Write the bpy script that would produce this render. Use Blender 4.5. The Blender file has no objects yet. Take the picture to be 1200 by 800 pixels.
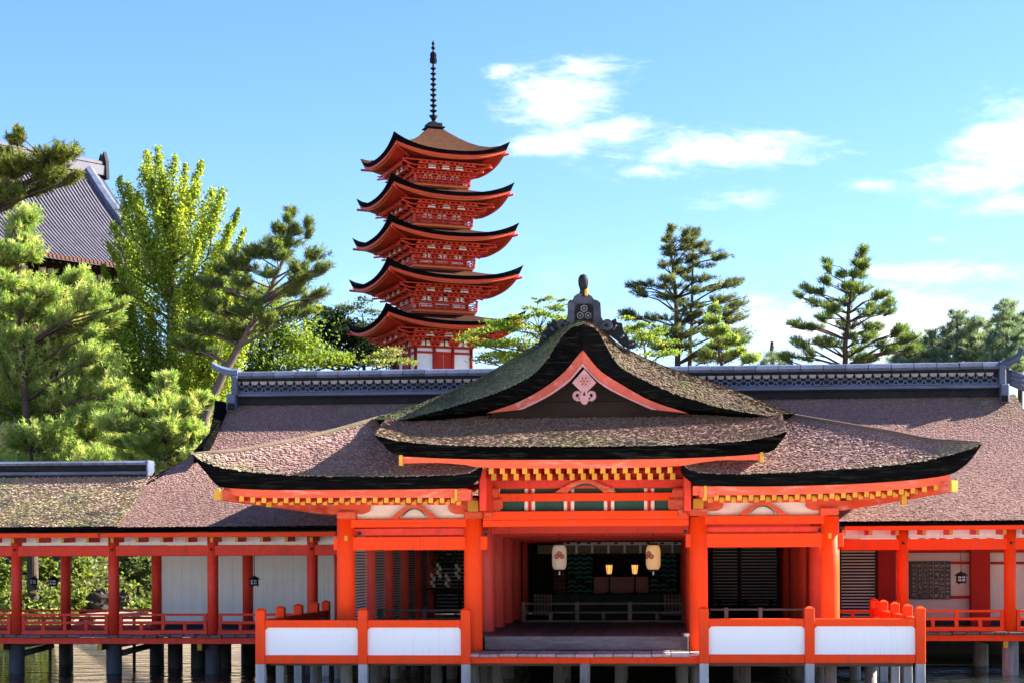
import bpy, math, random
import numpy as np
from mathutils import Vector, Matrix

random.seed(7)
RNG = np.random.default_rng(11)
S = bpy.context.scene
COL = S.collection
R = math.radians

# ------------------------------------------------------------------ camera
F = 2000.0                      # focal length in pixels of a 1200 px wide frame
HY = 657.0                      # height of the horizon in the frame
CAMZ = 3.6
TH = math.atan(166.0 / F)       # the camera looks a little to the left of the facade's normal
AL = R(0.2)
_r = Vector((math.cos(TH), math.sin(TH), 0)); _f = Vector((-math.sin(TH), math.cos(TH), 0)); _u = Vector((0, 0, 1))
_rr = _r * math.cos(AL) - _u * math.sin(AL)
_uu = _u * math.cos(AL) + _r * math.sin(AL)
CAMP = Vector((0, 0, CAMZ))
cd = bpy.data.cameras.new("camera")
cam = bpy.data.objects.new("camera", cd); COL.objects.link(cam)
cd.sensor_width = 36.0; cd.sensor_fit = 'HORIZONTAL'
cd.lens = 36.0 * F / 1200.0
cd.shift_y = (HY - 400.0) / 1200.0
cd.clip_start = 0.5; cd.clip_end = 5000
m = Matrix.Identity(4)
for i in range(3):
    m[i][0] = _rr[i]; m[i][1] = _uu[i]; m[i][2] = -_f[i]; m[i][3] = CAMP[i]
cam.matrix_world = m
S.camera = cam

def P(px, py, Y):
    """world point at depth Y that stands behind a place of the survey photograph"""
    d = _f * F + _rr * (px - 600.0) + _uu * (HY - py)
    return CAMP + d * (Y / d.y)
def PX(px, Y, py=650): return P(px, py, Y).x
def PZ(px, py, Y): return P(px, py, Y).z

# ------------------------------------------------------------------ light
SUN = Vector((1.48, 0.44, 1.0)).normalized()
SUN_EL = math.asin(SUN.z)
SUN_AZ = math.atan2(SUN.x, SUN.y)
sl = bpy.data.lights.new("sun", 'SUN'); sl.energy = 4.6; sl.angle = R(0.5); sl.color = (1.0, 0.93, 0.82)
so = bpy.data.objects.new("sun", sl); COL.objects.link(so)
so.location = (40, 40, 60)
so.rotation_euler = SUN.to_track_quat('Z', 'Y').to_euler()

W = bpy.data.worlds.new("World"); S.world = W; W.use_nodes = True
S.view_settings.view_transform = 'Standard'; S.view_settings.look = 'None'
S.view_settings.exposure = 2.62; S.view_settings.gamma = 1.0
S.view_settings.use_curve_mapping = False

class NT:
    def __init__(s, tree):
        s.t = tree; s.n = tree.nodes; s.l = tree.links
    def new(s, typ, **kw):
        n = s.n.new(typ)
        for k, v in kw.items(): setattr(n, k, v)
        return n
    def set(s, sock, v):
        if isinstance(v, bpy.types.NodeSocket): s.l.new(v, sock)
        elif v is not None: sock.default_value = v
    def math(s, op, a, b=None, c=None, clamp=False):
        n = s.new('ShaderNodeMath', operation=op, use_clamp=clamp)
        s.set(n.inputs[0], a); s.set(n.inputs[1], b)
        if c is not None: s.set(n.inputs[2], c)
        return n.outputs[0]
    def mix(s, f, a, b, blend='MIX'):
        n = s.new('ShaderNodeMix', data_type='RGBA', blend_type=blend)
        s.set(n.inputs[0], f); s.set(n.inputs[6], a); s.set(n.inputs[7], b)
        return n.outputs[2]
    def ramp(s, f, stops):
        n = s.new('ShaderNodeValToRGB')
        e = n.color_ramp.elements
        while len(e) < len(stops): e.new(0.5)
        for q, (p, c) in zip(e, stops):
            q.position = p; q.color = c if len(c) == 4 else (*c, 1)
        s.set(n.inputs[0], f)
        return n.outputs[0]
    def noise(s, vec, scale, detail=4, rough=0.55, dist=0.0):
        n = s.new('ShaderNodeTexNoise')
        s.set(n.inputs['Vector'], vec)
        n.inputs['Scale'].default_value = scale; n.inputs['Detail'].default_value = detail
        n.inputs['Roughness'].default_value = rough; n.inputs['Distortion'].default_value = dist
        return n.outputs['Fac']
    def mapping(s, vec, scale=(1, 1, 1), rot=(0, 0, 0), loc=(0, 0, 0)):
        n = s.new('ShaderNodeMapping')
        s.set(n.inputs[0], vec)
        n.inputs['Scale'].default_value = scale; n.inputs['Rotation'].default_value = rot; n.inputs['Location'].default_value = loc
        return n.outputs[0]
    def smooth(s, v, a, b):
        n = s.new('ShaderNodeMapRange', interpolation_type='SMOOTHSTEP')
        s.set(n.inputs[0], v); n.inputs[1].default_value = a; n.inputs[2].default_value = b
        return n.outputs[0]

def build_sky():
    t = NT(W.node_tree); t.n.clear()
    sky = t.new('ShaderNodeTexSky', sky_type='NISHITA')
    sky.sun_disc = False; sky.sun_elevation = SUN_EL; sky.sun_rotation = SUN_AZ
    sky.air_density = 1.0; sky.dust_density = 0.3; sky.ozone_density = 1.6; sky.altitude = 0
    hs = t.new('ShaderNodeHueSaturation')
    hs.inputs['Saturation'].default_value = SKY_SAT; hs.inputs['Value'].default_value = 1.0
    t.l.new(sky.outputs[0], hs.inputs['Color'])
    tc = t.new('ShaderNodeTexCoord')
    sp = t.new('ShaderNodeSeparateXYZ'); t.l.new(tc.outputs['Generated'], sp.inputs[0])
    y = t.math('MAXIMUM', sp.outputs[1], 0.05)
    a = t.math('DIVIDE', sp.outputs[0], y); b = t.math('DIVIDE', sp.outputs[2], y)
    cb = t.new('ShaderNodeCombineXYZ'); t.l.new(a, cb.inputs[0]); t.l.new(b, cb.inputs[1])
    ab = cb.outputs[0]
    total = None
    # centre and half size of every cloud bank, as directions of the survey photograph
    for (px, py, rx, ry, k) in CLOUDS:
        c = P(px, py, 1.0) - CAMP
        mp = t.new('ShaderNodeVectorMath', operation='SUBTRACT'); t.l.new(ab, mp.inputs[0]); mp.inputs[1].default_value = (c.x, c.z, 0)
        mu = t.new('ShaderNodeVectorMath', operation='MULTIPLY'); t.l.new(mp.outputs[0], mu.inputs[0]); mu.inputs[1].default_value = (F / rx, F / ry, 0)
        ln = t.new('ShaderNodeVectorMath', operation='LENGTH'); t.l.new(mu.outputs[0], ln.inputs[0])
        v = t.math('MULTIPLY', t.math('SUBTRACT', 1.0, ln.outputs[1]), k)
        total = v if total is None else t.math('MAXIMUM', total, v)
    mp = t.mapping(ab, scale=(11, 30, 1), rot=(0, 0, R(-9)))
    n1 = t.noise(mp, 1.6, 9, 0.62, 0.6)
    n2 = t.noise(t.mapping(ab, scale=(30, 75, 1), rot=(0, 0, R(14))), 1.5, 6, 0.6, 0.8)
    nn = t.math('ADD', t.math('MULTIPLY', t.math('SUBTRACT', n1, 0.5), 2.6), t.math('MULTIPLY', t.math('SUBTRACT', n2, 0.5), 1.3))
    dens = t.smooth(t.math('ADD', total, nn), -0.25, 1.55)
    # thin veil low over the horizon
    veil = t.math('MULTIPLY', t.smooth(b, 0.22, 0.06), t.smooth(n1, 0.42, 0.75))
    veil = t.math('MULTIPLY', veil, 0.45)
    dens = t.math('MAXIMUM', dens, veil)
    front = t.smooth(sp.outputs[1], 0.1, 0.3)
    dens = t.math('MULTIPLY', dens, front)
    dens = t.math('MULTIPLY', t.math('POWER', dens, 1.15), t.math('ADD', 0.62, t.math('MULTIPLY', n2, 0.6)), clamp=True)
    shade = t.mix(n2, CLOUD_LO, CLOUD_HI)
    col = t.mix(dens, t.mix(1.0, hs.outputs[0], SKY_TINT, 'MULTIPLY'), shade)
    bg = t.new('ShaderNodeBackground'); bg.inputs['Strength'].default_value = SKY_STR
    t.l.new(col, bg.inputs['Color'])
    out = t.new('ShaderNodeOutputWorld'); t.l.new(bg.outputs[0], out.inputs['Surface'])
SKY_STR = 0.053; SKY_SAT = 1.22; SKY_TINT = (0.76, 0.795, 0.98, 1)
CLOUD_LO = (4.6, 4.9, 5.2, 1); CLOUD_HI = (6.4, 6.4, 6.4, 1)
CLOUDS = [(655, 122, 72, 60, 1.45), (692, 154, 84, 20, 1.25), (640, 170, 56, 17, 1.2), (690, 82, 56, 18, 1.1), (588, 83, 22, 9, 0.8),
          (845, 178, 120, 27, 1.3), (755, 202, 60, 12, 1.0), (890, 166, 70, 18, 1.1), (1190, 168, 80, 56, 1.4), (1140, 212, 80, 26, 1.2), (1170, 240, 60, 16, 1.1), (1015, 216, 36, 10, 0.8),
          (1120, 322, 80, 16, 1.1), (1050, 318, 46, 11, 0.9), (1060, 388, 250, 56, 1.3), (900, 384, 110, 44, 1.0), (1095, 280, 18, 5, 0.9), (860, 235, 60, 13, 0.6)]
build_sky()

# ------------------------------------------------------------------ numpy noise
def _hash(ix, iy, iz, seed):
    h = (ix * 374761393 + iy * 668265263 + iz * 2147483647 + seed * 974711) & 0xffffffff
    h = ((h ^ (h >> 13)) * 1274126177) & 0xffffffff
    return ((h ^ (h >> 16)) & 0xffff) / 65535.0
def vnoise(p, scale=1.0, seed=0):
    q = np.asarray(p, float) * scale
    i = np.floor(q).astype(np.int64); f = q - i; f = f * f * (3 - 2 * f)
    o = 0
    for dx in (0, 1):
        for dy in (0, 1):
            for dz in (0, 1):
                w = (f[:, 0] if dx else 1 - f[:, 0]) * (f[:, 1] if dy else 1 - f[:, 1]) * (f[:, 2] if dz else 1 - f[:, 2])
                o = o + w * _hash(i[:, 0] + dx, i[:, 1] + dy, i[:, 2] + dz, seed)
    return o
def fbm(p, scale=1.0, seed=0, oct=3):
    s = 0; a = 0.5; t = 0
    for k in range(oct):
        s = s + a * vnoise(p, scale * 2 ** k, seed + k * 17); t += a; a *= 0.5
    return s / t

# ------------------------------------------------------------------ materials
MATS = {}
def mat(name, color, rough=0.6, var=0.12, vscale=3.0, bump=0.0, bscale=40.0, spec=0.3, dirt=None, dirt_amt=0.0, dscale=1.5, stretch=(1, 1, 1), metal=0.0, streak=None, streak_amt=0.0):
    """painted or natural surface: base colour with two scales of tone variation, worn patches and a fine relief"""
    mt = bpy.data.materials.new(name); mt.use_nodes = True
    t = NT(mt.node_tree); t.n.clear()
    tc = t.new('ShaderNodeTexCoord'); vec = t.mapping(tc.outputs['Object'], scale=stretch)
    n1 = t.noise(vec, vscale, 5, 0.6); n2 = t.noise(vec, vscale * 7, 4, 0.6)
    oi = t.new('ShaderNodeObjectInfo')
    v = t.math('ADD', t.math('MULTIPLY', n1, 0.6), t.math('MULTIPLY', n2, 0.4))
    v = t.math('ADD', v, t.math('MULTIPLY', t.math('SUBTRACT', oi.outputs['Random'], 0.5), 0.25))
    lo = tuple(c * (1 - 2.2 * var) for c in color[:3]); hi = tuple(min(1, c * (1 + 1.6 * var)) for c in color[:3])
    col = t.ramp(v, [(0.25, lo), (0.75, hi)])
    if dirt is not None:
        nd = t.noise(t.mapping(tc.outputs['Object'], scale=stretch, loc=(3, 7, 1)), dscale, 7, 0.68)
        k = t.math('MULTIPLY', t.smooth(nd, 0.5, 0.72), dirt_amt)
        col = t.mix(k, col, (*dirt, 1))
    if streak is not None:
        ns = t.noise(t.mapping(tc.outputs['Object'], scale=(9, 9, 0.45), loc=(1, 2, 5)), 1.0, 6, 0.65)
        nb = t.noise(tc.outputs['Object'], 0.8, 3, 0.5)
        ks = t.math('MULTIPLY', t.math('MULTIPLY', t.smooth(ns, 0.50, 0.70), t.smooth(nb, 0.38, 0.62)), streak_amt)
        col = t.mix(ks, col, (*streak, 1))
    b = t.new('ShaderNodeBsdfPrincipled')
    t.l.new(col, b.inputs['Base Color'])
    t.set(b.inputs['Roughness'], t.math('ADD', t.math('MULTIPLY', n2, 0.25), rough - 0.12))
    b.inputs['Specular IOR Level'].default_value = spec; b.inputs['Metallic'].default_value = metal
    if bump:
        bp = t.new('ShaderNodeBump'); bp.inputs['Strength'].default_value = bump; bp.inputs['Distance'].default_value = 0.02
        t.l.new(t.noise(vec, bscale, 5, 0.6), bp.inputs['Height']); t.l.new(bp.outputs[0], b.inputs['Normal'])
    o = t.new('ShaderNodeOutputMaterial'); t.l.new(b.outputs[0], o.inputs[0])
    MATS[name] = mt
    return mt

VERM = mat('vermilion_paint', (0.93, 0.060, 0.006), 0.55, 0.05, 1.2, 0.2, 30, 0.14, dirt=(0.74, 0.070, 0.022), dirt_amt=0.7, dscale=1.6, stretch=(2, 2, 0.5), streak=(0.48, 0.055, 0.03), streak_amt=0.55)
VERM_OLD = mat('weathered_vermilion', (0.64, 0.085, 0.035), 0.65, 0.14, 1.6, 0.25, 40, 0.2, dirt=(0.62, 0.28, 0.22), dirt_amt=0.75, dscale=2.2, stretch=(0.5, 1, 2.2))
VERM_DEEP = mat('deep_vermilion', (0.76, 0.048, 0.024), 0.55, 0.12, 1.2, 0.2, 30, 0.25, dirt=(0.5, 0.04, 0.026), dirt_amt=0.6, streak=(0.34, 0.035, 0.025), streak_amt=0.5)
FADED_SHADE = mat('faded_shaded_gable_paint', (0.46, 0.085, 0.055), 0.7, 0.15, 2.0, 0.3, 40, 0.15, dirt=(0.50, 0.24, 0.22), dirt_amt=0.8, dscale=2.4)  # pinkish wear, with the base dulled for shade under the eaves
ORANGE = mat('orange_line_paint', (0.62, 0.17, 0.03), 0.6, 0.12, 2)
PAGRED = mat('pagoda_red', (0.46, 0.026, 0.011), 0.6, 0.14, 0.8, 0.0, 30, 0.2, dirt=(0.40, 0.03, 0.015), dirt_amt=0.5)
YEL = mat('ochre_paint', (0.54, 0.27, 0.03), 0.6, 0.15, 4, 0.0, 30, 0.2, dirt=(0.45, 0.25, 0.05), dirt_amt=0.6, dscale=5)
PLAST = mat('white_plaster', (0.84, 0.84, 0.86), 0.8, 0.025, 0.8, 0.1, 25, 0.1, dirt=(0.74, 0.73, 0.72), dirt_amt=0.5, dscale=0.9, streak=(0.60, 0.58, 0.55), streak_amt=0.5)
PANEL = mat('white_panel_paint', (0.86, 0.87, 0.89), 0.55, 0.015, 0.9, 0.04, 14, 0.25, dirt=(0.74, 0.75, 0.77), dirt_amt=0.45, dscale=0.8, stretch=(0.6, 1, 2), streak=(0.62, 0.61, 0.58), streak_amt=0.45)
CREAM = mat('cream_plaster', (0.74, 0.64, 0.57), 0.8, 0.03, 1.2, 0.1, 25, 0.1, dirt=(0.5, 0.42, 0.36), dirt_amt=0.4)
EDGE = mat('bark_cut_edge', (0.0032, 0.003, 0.0034), 0.95, 0.35, 2.0, 0.9, 22, 0.02, dirt=(0.022, 0.025, 0.020), dirt_amt=0.85, dscale=3.0, stretch=(0.5, 0.5, 7.0))
TILE = mat('ridge_tile', (0.070, 0.085, 0.135), 0.5, 0.3, 1.5, 0.3, 25, 0.25, dirt=(0.04, 0.044, 0.06), dirt_amt=0.8, dscale=3, stretch=(0.6, 1, 1.5))
TILED = mat('dark_tile', (0.007, 0.008, 0.012), 0.6, 0.3, 2.0, 0.3, 25, 0.12, dirt=(0.02, 0.027, 0.022), dirt_amt=0.6, dscale=4)
GREYT = mat('hall_tile', (0.085, 0.078, 0.098), 0.5, 0.2, 1.0, 0.1, 20, 0.25, dirt=(0.13, 0.12, 0.14), dirt_amt=0.5)
GREYTD = mat('hall_tile_bed', (0.03, 0.028, 0.04), 0.5, 0.2, 1.0, 0.1, 20, 0.4)
WOOD = mat('grey_deck_wood', (0.44, 0.355, 0.345), 0.7, 0.25, 1.5, 0.5, 30, 0.25, dirt=(0.14, 0.10, 0.095), dirt_amt=0.8, dscale=2.0, stretch=(3, 0.4, 1))
WOODX = mat('dark_deck_wood', (0.125, 0.092, 0.085), 0.6, 0.25, 1.2, 0.5, 30, 0.3, dirt=(0.2, 0.19, 0.2), dirt_amt=0.5, dscale=1.4, stretch=(0.35, 2, 2))
PILE = mat('weathered_pile_wood', (0.30, 0.27, 0.25), 0.8, 0.25, 2.0, 0.7, 25, 0.15, dirt=(0.12, 0.10, 0.09), dirt_amt=0.8, dscale=1.6, stretch=(3, 3, 0.35))
PILEW = mat('pale_pile_wood', (0.44, 0.42, 0.43), 0.8, 0.15, 2.0, 0.5, 25, 0.15, dirt=(0.25, 0.22, 0.20), dirt_amt=0.6, dscale=1.6, stretch=(3, 3, 0.35))
PILED = mat('wet_pile_wood', (0.055, 0.05, 0.05), 0.6, 0.3, 2.0, 0.7, 25, 0.3, dirt=(0.12, 0.11, 0.10), dirt_amt=0.6, dscale=2, stretch=(3, 3, 0.5))
FINM = mat('finial_tile', (0.040, 0.046, 0.066), 0.55, 0.3, 3.0, 0.4, 30, 0.2, dirt=(0.015, 0.018, 0.018), dirt_amt=0.7, dscale=4)
TEMPW = mat('old_temple_wood', (0.035, 0.017, 0.011), 0.8, 0.25, 2.0, 0.3, 30, 0.1)
STEPW = mat('worn_step_wood', (0.20, 0.17, 0.175), 0.7, 0.3, 1.5, 0.5, 30, 0.2, dirt=(0.09, 0.075, 0.075), dirt_amt=0.8, dscale=1.6, stretch=(0.35, 2, 2))
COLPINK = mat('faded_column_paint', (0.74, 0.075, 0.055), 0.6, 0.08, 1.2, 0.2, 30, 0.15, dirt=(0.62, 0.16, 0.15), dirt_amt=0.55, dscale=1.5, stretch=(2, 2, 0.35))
CURTG = mat('green_print', (0.035, 0.19, 0.13), 0.8, 0.15, 5)
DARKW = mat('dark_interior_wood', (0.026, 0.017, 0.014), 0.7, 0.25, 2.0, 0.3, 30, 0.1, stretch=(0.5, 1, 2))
DULLW = mat('dull_railing_wood', (0.26, 0.185, 0.155), 0.7, 0.2, 2.0, 0.3, 30, 0.2, dirt=(0.16, 0.12, 0.11), dirt_amt=0.6)
IRON = mat('black_iron', (0.008, 0.009, 0.012), 0.5, 0.2, 5, 0.2, 30, 0.25)
GREENL = mat('green_lattice_paint', (0.022, 0.085, 0.062), 0.6, 0.2, 3, 0.2, 30, 0.25)
GREENB = mat('dark_green_cloth', (0.035, 0.062, 0.048), 0.85, 0.15, 3, 0.2, 60, 0.1)
PINK = mat('faded_pink_carving', (0.46, 0.24, 0.24), 0.75, 0.12, 8, 0.3, 60, 0.15, dirt=(0.62, 0.12, 0.07), dirt_amt=0.6, dscale=6)
SAND = mat('sand', (0.34, 0.26, 0.19), 0.9, 0.12, 0.6, 0.5, 12, 0.1, dirt=(0.35, 0.27, 0.2), dirt_amt=0.5, dscale=0.4)
SOIL = mat('hill_soil', (0.055, 0.05, 0.025), 0.95, 0.3, 0.25, 0.6, 3, 0.05, dirt=(0.045, 0.065, 0.018), dirt_amt=0.9, dscale=0.12)
PALES = mat('pale_bounce_sand', (0.70, 0.655, 0.59), 0.95, 0.05, 0.4, 0.4, 12, 0.05)  # for the added near flat, kept pale to throw light upward
STONE = mat('wall_stone', (0.30, 0.27, 0.24), 0.9, 0.25, 1.2, 0.6, 10, 0.1, dirt=(0.14, 0.12, 0.10), dirt_amt=0.7)
TRUNK = mat('tree_bark', (0.085, 0.062, 0.048), 0.95, 0.3, 2.0, 1.0, 14, 0.05, stretch=(2, 2, 0.6))
TRUNKG = mat('grey_tree_bark', (0.13, 0.10, 0.085), 0.95, 0.3, 2.0, 1.0, 14, 0.05, stretch=(2, 2, 0.6))
COPPER = mat('dark_bronze', (0.012, 0.011, 0.016), 0.6, 0.2, 2, 0.0, 30, 0.1)
PAGROOF = mat('pagoda_bark', (0.040, 0.0165, 0.009), 0.9, 0.3, 4.0, 1.0, 9, 0.05, dirt=(0.018, 0.008, 0.006), dirt_amt=0.7, dscale=3)
PAGBR = mat('pagoda_bracket_red', (0.70, 0.055, 0.025), 0.6, 0.1, 1.0)
PAGDARK = mat('pagoda_gap_shade_red', (0.07, 0.005, 0.003), 0.7, 0.1, 1.0)  # darkness of the bracket gaps put into the red
WHITEP = mat('white_paper', (0.75, 0.75, 0.76), 0.8, 0.03, 5, 0.0, 30, 0.1)
BOARD = mat('black_signboard', (0.022, 0.018, 0.020), 0.5, 0.2, 3, 0.3, 30, 0.3, stretch=(1, 1, 0.3))
VDARK = mat('shaded_deep_red', (0.34, 0.013, 0.008), 0.6, 0.1, 1.2, 0.2, 30, 0.12)  # shade on the verandah wall timbers put into the paint colour
WALLP = mat('pinkish_wall_plaster', (0.52, 0.43, 0.40), 0.8, 0.05, 1.0, 0.1, 25, 0.1, dirt=(0.42, 0.34, 0.31), dirt_amt=0.5, dscale=0.9)
CHALK = mat('pale_brush_lettering', (0.30, 0.24, 0.24), 0.8, 0.2, 20)
CRIM = mat('crimson_print', (0.30, 0.012, 0.02), 0.7, 0.1, 10)
REDCL = mat('red_checked_cloth', (0.40, 0.02, 0.015), 0.8, 0.1, 10)
SLAT = mat('shutter_slat', (0.60, 0.50, 0.47), 0.7, 0.12, 2, 0.2, 30, 0.2, stretch=(0.4, 1, 1))
SLATW = mat('pale_shutter_slat', (0.52, 0.50, 0.52), 0.7, 0.08, 2, 0.2, 30, 0.2, stretch=(0.4, 1, 1))

def tint_mat(name, rough=0.9, bump=0.0, bscale=30, transl=0.0, spec=0.1):
    """colour comes from the 'tint' attribute of each flake or leaf"""
    mt = bpy.data.materials.new(name); mt.use_nodes = True
    t = NT(mt.node_tree); t.n.clear()
    at = t.new('ShaderNodeAttribute', attribute_name='tint')
    tc = t.new('ShaderNodeTexCoord')
    b = t.new('ShaderNodeBsdfPrincipled'); b.inputs['Roughness'].default_value = rough; b.inputs['Specular IOR Level'].default_value = spec
    col = at.outputs['Color']
    if bump:
        n = t.noise(tc.outputs['Object'], bscale, 5, 0.65)
        col = t.mix(1.0, col, t.ramp(n, [(0.3, (0.62, 0.62, 0.64)), (0.7, (1.25, 1.22, 1.2))]), 'MULTIPLY')
        bp = t.new('ShaderNodeBump'); bp.inputs['Strength'].default_value = bump; bp.inputs['Distance'].default_value = 0.03
        t.l.new(n, bp.inputs['Height']); t.l.new(bp.outputs[0], b.inputs['Normal'])
    t.l.new(col, b.inputs['Base Color'])
    o = t.new('ShaderNodeOutputMaterial')
    if transl:
        tr = t.new('ShaderNodeBsdfTranslucent')
        t.l.new(t.mix(1.0, col, (1.3, 1.25, 0.6, 1), 'MULTIPLY'), tr.inputs['Color'])
        mx = t.new('ShaderNodeMixShader'); mx.inputs[0].default_value = transl
        t.l.new(b.outputs[0], mx.inputs[1]); t.l.new(tr.outputs[0], mx.inputs[2]); t.l.new(mx.outputs[0], o.inputs[0])
    else:
        t.l.new(b.outputs[0], o.inputs[0])
    return mt
BARK = tint_mat('cypress_bark', 0.95, 0.8, 26, 0.0, 0.08)
LEAF = tint_mat('leaf', 0.55, 0.0, 30, 0.5, 0.25)
NEEDLE = tint_mat('pine_needle', 0.6, 0.0, 30, 0.42, 0.2)

def emit_mat(name, color, strength, base=(0.8, 0.7, 0.5)):
    mt = bpy.data.materials.new(name); mt.use_nodes = True
    b = mt.node_tree.nodes['Principled BSDF']
    b.inputs['Base Color'].default_value = (*base, 1); b.inputs['Roughness'].default_value = 0.7
    b.inputs['Emission Color'].default_value = (*color, 1); b.inputs['Emission Strength'].default_value = strength
    return mt
LAMPGLOW = emit_mat('lit_lamp_glass', (1.0, 0.42, 0.08), 0.22)
PAPERLIT = emit_mat('lit_paper', (1.0, 0.5, 0.12), 0.055, (0.55, 0.40, 0.26))
PAPERDIM = emit_mat('paper_lantern', (1.0, 0.75, 0.5), 0.02, (0.46, 0.36, 0.29))
PANE = emit_mat('frosted_pane', (0.6, 0.75, 1.0), 0.0, (0.62, 0.68, 0.78))

def water_mat():
    mt = bpy.data.materials.new('sea_water'); mt.use_nodes = True
    t = NT(mt.node_tree); t.n.clear()
    tc = t.new('ShaderNodeTexCoord')
    b = t.new('ShaderNodeBsdfPrincipled')
    b.inputs['Base Color'].default_value = (0.012, 0.018, 0.015, 1); b.inputs['Roughness'].default_value = 0.03
    b.inputs['IOR'].default_value = 1.33; b.inputs['Specular IOR Level'].default_value = 0.6
    v = t.mapping(tc.outputs['Object'], scale=(0.32, 0.55, 1))
    h = t.math('ADD', t.noise(v, 1.6, 3, 0.55, 0.3), t.math('MULTIPLY', t.noise(v, 5.5, 3, 0.5, 0.2), 0.4))
    bp = t.new('ShaderNodeBump'); bp.inputs['Strength'].default_value = 1.0; bp.inputs['Distance'].default_value = 0.2
    t.l.new(h, bp.inputs['Height']); t.l.new(bp.outputs[0], b.inputs['Normal'])
    o = t.new('ShaderNodeOutputMaterial'); t.l.new(b.outputs[0], o.inputs[0])
    return mt
WATER = water_mat()

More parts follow.
